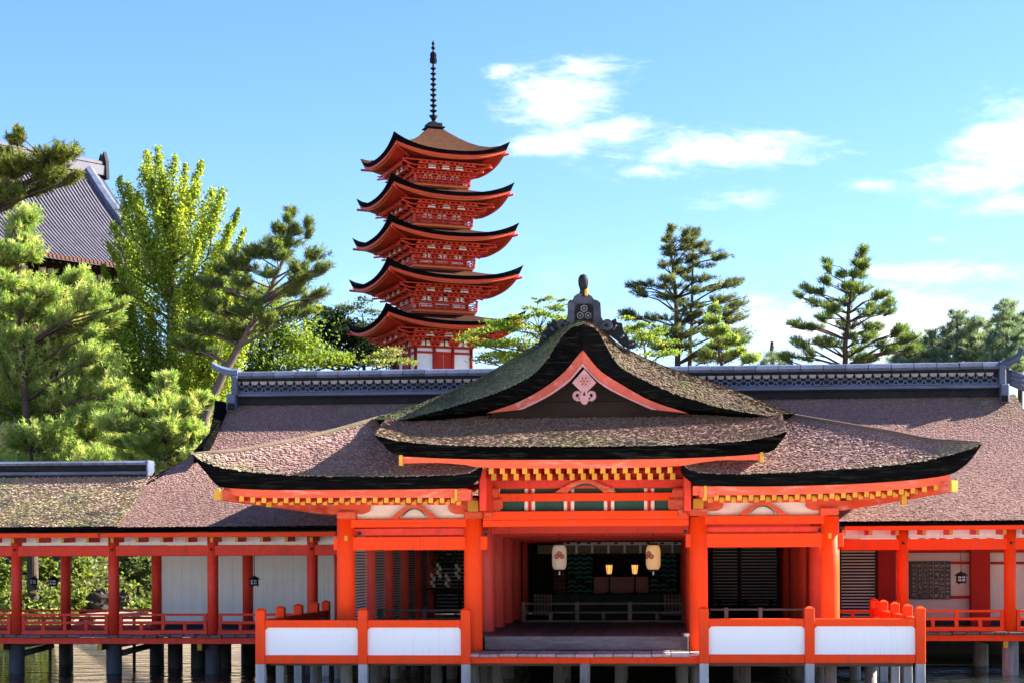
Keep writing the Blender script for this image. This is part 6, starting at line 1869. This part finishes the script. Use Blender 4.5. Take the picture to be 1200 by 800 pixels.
# ginkgo with ascending feathery branches
def ginkgo():
    Y = 96.0; rng = np.random.default_rng(8); s = Y / F
    base = P(205, 520, Y); g = ground_z(base.x, Y)
    root = thing('ginkgo_tree', 'tall bright green ginkgo with upright feathery branches left of the leaning pine', 'tree', (base.x, Y, g)); off = np.array(root.location)
    tops = [P(205, 520, Y), P(203, 440, Y), P(202, 360, Y), P(198, 290, Y), (P(190, 225, Y)), P(185, 182, Y)]
    tops.insert(0, Vector((base.x, Y, g - .3)))
    part('trunk', MB().tube(tops, [.5, .45, .38, .3, .2, .11, .03], 9), TRUNKG, root)
    tips = [(185, 172), (172, 178), (168, 195), (205, 182), (218, 192), (237, 188), (232, 215), (250, 222), (257, 240), (262, 222), (270, 262), (280, 245), (287, 268), (283, 300), (290, 320), (150, 215), (140, 208), (145, 240), (132, 262), (126, 285), (120, 310), (116, 335), (112, 360),
            (160, 225), (178, 210), (192, 205), (222, 225), (212, 240), (243, 258), (200, 232), (165, 255), (182, 245), (232, 280), (255, 285), (150, 285), (140, 320), (262, 320), (245, 330), (270, 350), (135, 360), (160, 330), (225, 320), (190, 300), (210, 340), (175, 360), (240, 375), (265, 390), (130, 395), (155, 400), (200, 395), (225, 410), (180, 420), (145, 430), (250, 420), (170, 445), (215, 445), (235, 455), (120, 410), (195, 460), (108, 330), (112, 385), (298, 345), (292, 290), (118, 360), (300, 365), (285, 400), (275, 420), (118, 430), (128, 455)]
    br = MB(); Vs = []; Ts = []
    P_ = GR_ + [(.30, .38, .045), (.36, .42, .06)]
    for (px, py) in tips:
        dy = rng.uniform(-2.6, 2.6) * (1 - .4 * (py < 230))
        tip = P(px, py, Y + dy)
        h0 = tip.z - rng.uniform(2.2, 4.4) - .55 * abs(tip.x - base.x)
        h0 = max(h0, g + 2.5)
        # point on the trunk at that height
        q = tops[-1]
        for a, b in zip(tops[:-1], tops[1:]):
            if a.z <= h0 <= b.z: q = a.lerp(b, (h0 - a.z) / (b.z - a.z)); break
        mid = q.lerp(tip, .5); mid.z -= .10 * (tip - q).length; mid.x += .22 * (tip.x - q.x)
        br.tube([q, mid, tip], [.10, .05, .012], 5)
        L = (tip - q).length; nl = int(210 * L) + 200
        t = rng.beta(1.5, 1.05, nl) * .98 + .02
        A, B_, C_ = np.array(q), np.array(mid), np.array(tip)
        pt = ((1 - t) ** 2)[:, None] * A + (2 * t * (1 - t))[:, None] * B_ + (t ** 2)[:, None] * C_
        rad = (.72 * (1 - t) ** .7 + .13)[:, None] * rng.uniform(.5, 1.15)
        pt = pt + rng.normal(0, .62, (nl, 3)) * rad
        # short side sprays pointing up
        Vs.append(leaf_quads(pt, .16, rng, .1, .75).reshape(-1, 3))
        tone = pal(rng, 1, P_) * .5 + pal(rng, nl, P_) * .5
        Ts.append(np.repeat(tone * rng.uniform(.7, 1.25, (nl, 1)), 4, 0))
    part('branches', br, TRUNKG, root, kind='stuff')
    me = fast_mesh('crown', np.concatenate(Vs) - off, 4, LEAF, np.concatenate(Ts)); link('crown', me, root)
ginkgo()
tree('leafy_tree', 'rounded sunlit broadleaf tree behind the leaning pine and left ridge end', 'tree', 100, [(310, 500), (308, 450), (305, 400)],
     [(250, 352, 32, 22), (225, 430, 36, 26), (275, 405, 40, 24), (320, 385, 44, 24), (300, 350, 34, 20), (345, 405, 42, 20), (300, 430, 50, 22), (365, 422, 40, 14), (395, 424, 28, 9), (250, 455, 40, 20), (340, 365, 26, 15), (150, 455, 40, 20), (200, 445, 34, 22), (110, 440, 34, 20), (125, 480, 40, 22), (90, 400, 26, 18), (235, 480, 30, 20), (60, 470, 40, 26), (170, 500, 50, 22)], 'broad',
     [(.12, .19, .025), (.18, .25, .03), (.08, .15, .02), (.22, .27, .06)], .26, 1.25, 9, None, .4, TRUNK, .8)
tree('leafy_tree', 'dense mid green tree filling the gaps behind the big left pine', 'tree', 90, [(70, 640), (66, 560), (60, 470), (58, 400)],
     [(20, 420, 44, 30), (75, 410, 40, 26), (115, 430, 34, 26), (10, 480, 44, 32), (70, 480, 50, 32), (130, 490, 44, 28), (30, 540, 50, 26), (100, 545, 50, 24), (165, 530, 44, 26), (15, 370, 34, 22), (60, 375, 26, 14), (215, 520, 34, 26)], 'broad',
     [(.10, .16, .03), (.16, .22, .04), (.07, .12, .025)], .22, 1.2, 61, None, .4, TRUNK, .7)
tree('pine_tree', 'dark green pine whose bare trunk leans right beside the left ridge end', 'tree', 84, [(240, 490), (250, 462), (268, 428), (287, 396), (303, 366), (318, 338), (332, 305), (338, 270)],
     mess([(337, 254, 8, 6), (330, 268, 14, 6), (350, 270, 10, 6), (366, 268, 6, 7), (310, 285, 20, 8), (342, 288, 22, 8), (326, 303, 26, 8), (362, 306, 18, 8), (378, 318, 12, 6), (288, 300, 22, 8), (262, 315, 24, 9), (300, 320, 26, 8), (350, 328, 20, 8), (335, 342, 24, 8), (374, 348, 14, 6), (270, 335, 28, 9), (246, 332, 14, 7), (305, 350, 24, 8), (240, 358, 24, 8), (272, 362, 30, 9), (308, 372, 20, 8), (225, 380, 28, 10), (258, 388, 32, 10), (215, 402, 24, 9), (240, 412, 20, 8), (362, 364, 12, 6)], 2, 0.75, 5, 1.25, 0.7), 'twig',
     PN_ + [(.11, .14, .035)], .29, 1.4, 10, 'pines by the shrine', .28, TRUNKG, .8, k=11, nw=.018, upb=.65, nt=5, ext=1.2)
tree('evergreen_tree', 'dense dark evergreen mass left of the pagoda base, under its lowest eaves', 'tree', 141, [(400, 470), (395, 420), (386, 376)],
     [(384, 366, 18, 12), (380, 378, 20, 16), (410, 396, 22, 12), (370, 398, 22, 18), (400, 398, 34, 20), (432, 412, 28, 12), (380, 420, 34, 14), (420, 422, 40, 14), (360, 412, 14, 14), (450, 400, 22, 16), (462, 422, 20, 12), (405, 385, 26, 14)], 'broad',
     DK_, .34, 1.5, 11, None, .4, TRUNK, .8)
tree('leafy_tree', 'spreading mid-green tree behind the left eaves of the lowest pagoda roof', 'tree', 142, [(425, 470), (428, 400), (425, 372)],
     [(415, 360, 20, 7), (436, 366, 14, 7), (400, 364, 14, 6), (430, 382, 20, 7), (450, 378, 12, 7), (448, 404, 22, 8), (462, 412, 16, 7), (425, 352, 10, 5)], 'broad',
     [(.06, .09, .025), (.10, .13, .035), (.045, .07, .02)], .24, 1.3, 12, None, .25, TRUNK, .8)
tree('leafy_shrub', 'pale yellow-green bush at the foot of the pagoda, its left corner', 'shrub', 108, [(455, 470), (455, 425)],
     [(440, 418, 20, 7), (460, 412, 14, 7), (470, 424, 18, 6), (485, 425, 8, 5), (430, 426, 18, 5)], 'broad', [(.22, .25, .07), (.16, .2, .05), (.28, .28, .1)], .2, 1.3, 13, None, .15)
tree('maple_tree', 'light green maple spreading in front of the pagoda, left of the gable', 'tree', 74, [(652, 520), (650, 440), (642, 405), (632, 385)],
     [(560, 392, 22, 7), (548, 398, 14, 5), (590, 383, 22, 8), (612, 386, 24, 8), (575, 403, 24, 7), (605, 402, 30, 8), (640, 390, 24, 9), (585, 416, 28, 7), (620, 415, 28, 9), (650, 362, 12, 6), (638, 370, 16, 7), (655, 378, 14, 9), (570, 420, 18, 5), (610, 372, 14, 5), (630, 352, 10, 3), (595, 424, 24, 5), (648, 350, 9, 3), (626, 362, 10, 4), (660, 352, 7, 3)], 'broad', LT_, .15, 1.7, 14, None, .2, TRUNK, .8)
tree('maple_tree', 'light green leafy tree just right of the gable finial', 'tree', 78, [(760, 520), (758, 440), (755, 405)],
     [(745, 382, 14, 7), (762, 392, 16, 9), (775, 403, 16, 7), (750, 402, 16, 10), (735, 374, 9, 4), (740, 392, 12, 9), (770, 415, 20, 6), (790, 412, 10, 5)], 'broad', LT_, .15, 1.8, 15, None, .2, TRUNK, .8)
tree('conifer_tree', 'tall twin-stemmed conifer with flat layered branches right of the gable', 'tree', 95, [(797, 520), (796, 440), (793, 400), (792, 350), (789, 310), (782, 270)],
     mess([(781, 270, 7, 4), (784, 280, 10, 4), (815, 282, 13, 3.5), (806, 275, 6, 4), (778, 290, 9, 3.5), (828, 287, 12, 3), (800, 292, 14, 3.5), (825, 297, 18, 3.5), (780, 300, 12, 3.5), (842, 302, 12, 3), (778, 311, 13, 3.5), (812, 310, 20, 3.5), (795, 318, 14, 3), (768, 327, 18, 3), (750, 334, 16, 3), (742, 342, 14, 2.5), (783, 336, 20, 4), (821, 326, 20, 3.5), (850, 332, 16, 3), (862, 328, 10, 2.5), (808, 340, 16, 4), (775, 346, 16, 3), (837, 348, 22, 4), (862, 355, 14, 4), (852, 362, 20, 4), (815, 358, 18, 4), (746, 371, 20, 3.5), (767, 376, 22, 4), (736, 366, 8, 2.5), (790, 385, 26, 8), (828, 370, 22, 5), (869, 374, 14, 4), (862, 386, 22, 5), (805, 396, 24, 9), (876, 398, 14, 4), (760, 395, 16, 4), (780, 408, 20, 8), (850, 402, 22, 6), (815, 415, 26, 8)], 2, 0.72, 5, 1.15, 0.7), 'twig',
     [(.075, .10, .045), (.11, .13, .05), (.15, .165, .06), (.055, .08, .04)], .25, 1.0, 16, None, .24, TRUNK, .75, spread=2.4, k=8, nw=.016, upb=.12, nt=8, ext=1.5, flat=.3)
sec = P(812, 415, 95.3)
tree('conifer_tree', 'second slim stem of dark conifer rising close on the right of the twin', 'tree', 96.5, [(808, 520), (808, 430), (811, 380), (811, 330), (812, 278)],
     mess([(812, 274, 5, 4), (813, 288, 9, 3.5), (818, 304, 12, 3.5), (806, 322, 10, 3.5), (824, 338, 14, 3.5), (800, 352, 12, 3.5), (826, 378, 16, 5), (806, 372, 12, 4)], 2, 0.75, 5, 1.15, 0.7), 'twig',
     [(.075, .10, .045), (.11, .13, .05), (.055, .08, .04)], .25, 1.0, 17, None, .18, TRUNK, .75, k=8, nw=.016, upb=.12, nt=8, ext=1.5, flat=.3)
tree('young_pine', 'small light green pine in front of the twin conifer', 'tree', 84, [(846, 520), (846, 440), (842, 400), (838, 365)],
     [(838, 364, 7, 5), (836, 376, 12, 5), (848, 388, 12, 5), (832, 392, 11, 6), (858, 400, 16, 5), (842, 406, 18, 6), (866, 413, 18, 5), (830, 416, 16, 6), (880, 421, 14, 4), (850, 420, 20, 6)], 'twig', YG_[:3] + PN_[2:3], .26, 1.2, 18, None, .15, TRUNK, .8, nw=.028)
tree('pine_tree', 'dark pine with stepped open branches standing alone on the right', 'tree', 88, [(991, 520), (990, 430), (991, 398), (994, 368), (999, 336), (1004, 302)],
     mess([(1007, 298, 7, 5), (1010, 310, 10, 5), (1018, 310, 7, 6), (972, 312, 7, 5), (978, 322, 10, 5), (1010, 325, 13, 6), (965, 332, 8, 5), (938, 342, 7, 5), (950, 346, 12, 5), (986, 340, 14, 6), (1002, 345, 14, 6), (958, 358, 14, 4.5), (1030, 348, 12, 5), (1036, 357, 12, 4.5), (985, 360, 16, 6), (1012, 362, 14, 6), (1042, 366, 9, 4), (966, 371, 14, 5), (925, 380, 14, 4), (946, 382, 16, 4), (985, 382, 18, 7), (1017, 380, 16, 7), (1050, 386, 12, 5), (1066, 394, 13, 5), (1004, 396, 20, 8), (1030, 400, 18, 7), (940, 402, 14, 5), (960, 404, 14, 5), (1056, 407, 16, 6), (1076, 407, 9, 6), (985, 408, 18, 8), (922, 418, 10, 4), (1020, 415, 24, 7), (948, 416, 14, 5)], 2, 0.66, 5, 1.1, 0.8), 'twig',
     [(.075, .125, .032), (.12, .18, .04), (.17, .22, .05), (.055, .095, .03)], .31, 1.1, 19, 'pines by the shrine', .2, TRUNK, .8, spread=1.8, k=11, nw=.018, upb=.7, nt=4, ext=1.25)
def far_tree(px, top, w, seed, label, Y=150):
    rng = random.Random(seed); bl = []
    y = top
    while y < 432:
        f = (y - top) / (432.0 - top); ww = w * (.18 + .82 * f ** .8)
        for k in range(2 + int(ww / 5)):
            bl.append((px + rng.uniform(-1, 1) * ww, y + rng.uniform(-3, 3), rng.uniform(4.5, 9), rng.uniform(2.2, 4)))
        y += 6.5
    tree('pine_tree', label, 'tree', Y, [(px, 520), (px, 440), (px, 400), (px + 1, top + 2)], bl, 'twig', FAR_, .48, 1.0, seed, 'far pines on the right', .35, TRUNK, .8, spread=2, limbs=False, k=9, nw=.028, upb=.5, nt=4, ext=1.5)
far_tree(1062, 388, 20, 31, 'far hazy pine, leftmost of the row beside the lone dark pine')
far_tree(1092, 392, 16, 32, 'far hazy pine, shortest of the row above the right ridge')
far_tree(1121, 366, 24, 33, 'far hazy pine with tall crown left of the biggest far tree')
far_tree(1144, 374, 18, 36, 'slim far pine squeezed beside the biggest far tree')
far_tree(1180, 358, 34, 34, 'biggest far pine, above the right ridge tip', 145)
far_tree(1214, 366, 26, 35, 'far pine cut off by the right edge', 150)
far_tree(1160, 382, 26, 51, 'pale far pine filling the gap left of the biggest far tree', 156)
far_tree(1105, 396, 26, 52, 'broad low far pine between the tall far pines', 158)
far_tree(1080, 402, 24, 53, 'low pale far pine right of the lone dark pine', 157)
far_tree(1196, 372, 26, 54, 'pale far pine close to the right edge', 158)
far_tree(905, 418, 14, 37, 'low far bush-like pine just showing over the ridge right of the conifer')

# undergrowth covering the foot of the hill
rng = np.random.default_rng(77); n = 60000
ux = rng.uniform(-46, -2, n); uy = 73.0 + 33 * rng.random(n) ** 1.5 + 1.2 * np.sin(ux * .6)
hmp = fbm(np.stack([ux, uy, uy * 0], 1), .45, 3)
keep = (hmp > .38) & ~((ux > -27.0) & (uy < 79.5)); ux, uy, hmp = ux[keep], uy[keep], hmp[keep]; n = len(ux)
uz = np.array([ground_z(a, b) for a, b in zip(ux, uy)]) + rng.random(n) * (hmp - .36) * 5.0
tn = pal(rng, n, [(.12, .17, .03), (.19, .23, .05), (.07, .11, .025), (.25, .26, .09)]) * (.6 + .8 * fbm(np.stack([ux, uy, uz], 1), 1.2, 8))[:, None]
ug = link('undergrowth', fast_mesh('undergrowth', leaf_quads(np.stack([ux, uy, uz], 1), .24, rng, .3, .6).reshape(-1, 3), 4, LEAF, np.repeat(tn, 4, 0)), kind='stuff')
# shrubs and rocks on the shore, seen through the left verandah
def shore_shrub(px, py, rx, ry, Y, seed, label, palette=None):
    rng = random.Random(seed); bl = [(px + rng.uniform(-.7, .7) * rx, py + rng.uniform(-.7, .7) * ry, rx * rng.uniform(.4, .6), ry * rng.uniform(.4, .6)) for _ in range(9)]
    tree('shrub', label, 'shrub', Y, [(px, 726), (px + 2, py + ry * .5), (px, py)], bl, 'broad', palette or [(.14, .19, .035), (.2, .24, .05), (.09, .14, .03)], .24, .9, seed, 'shrubs on the shore', .1, TRUNK, .9, spread=.8)
shore_shrub(-8, 680, 22, 32, 82, 41, 'tall light shrub seen left of the first verandah post')
shore_shrub(42, 665, 24, 18, 84, 42, 'bright shrub behind the two verandah lanterns, upper')
shore_shrub(48, 700, 26, 14, 80, 43, 'low yellow-green shrub under the two verandah lanterns')
shore_shrub(98, 665, 24, 16, 84, 44, 'bright shrub seen left of the second verandah post')
shore_shrub(86, 702, 16, 12, 79, 45, 'low leafy shrub right of the slim rear post')
shore_shrub(160, 672, 26, 22, 83, 46, 'darker green shrub seen left of the white wall', [(.05, .085, .025), (.09, .13, .035), (.14, .17, .06)])
shore_shrub(172, 712, 14, 7, 79, 47, 'small green clump on the pale sand left of the white wall')
rk = random.Random(9)
def rock(px, py, Y, w, h, label, m=STONE):
    p = P(px, py, Y); s = Y / F; mb = MB()
    g = ground_z(p.x, Y)
    n1, n2 = 9, 7; G = []
    for i in range(n1):
        th = math.pi * i / (n1 - 1); row = []
        for k in range(n2 + 3):
            ph = 2 * math.pi * k / (n2 + 3); d = 1 + rk.uniform(-.22, .22)
            row.append((p.x + w * s * math.sin(th) * math.cos(ph) * d, Y + w * s * .8 * math.sin(th) * math.sin(ph) * d, g + h * s * (.7 + math.cos(th) * d)))
        row.append(row[0]); G.append(row)
    o = part('rock', mb.grid(G, 0, False), m); tag(o, label, 'rock', 'rocks on the shore')
rock(118, 715, 80, 18, 15, 'big dark rock seen left of the second verandah post', DROCK)
rock(143, 712, 80.5, 12, 13, 'dark rock just right of the second verandah post', DROCK)
rock(103, 725, 77, 10, 6, 'low dark stone on the sand nearest the water', DROCK)
rock(178, 728, 76.5, 9, 4, 'pale flat stone at the water edge left of the white wall')
# retaining wall glimpsed between the pines
wl = thing('stone_wall', 'grey stone retaining wall glimpsed between the pines and the ginkgo', 'wall', tuple(P(105, 470, 104)))
sm = []
for v in range(3):
    mb = MB(); r2 = random.Random(v)
    mb.box(-.55, .55, -.3, .3, -.28, .28, 0, .06); mb.v = [(x + r2.uniform(-.05, .05), y + r2.uniform(-.06, .06), z + r2.uniform(-.04, .04)) for x, y, z in mb.v]
    sm.append(mb.mesh('stone', STONE))
z0 = P(105, 492, 104).z; x0 = P(70, 470, 104).x
for rI in range(7):
    for cI in range(8):
        link('stone', sm[(rI * 3 + cI) % 3], wl, Vector((x0 + cI * 1.14 + (rI % 2) * .5, 104 + .04 * rI, z0 + rI * .575)) - Vector(wl.location))
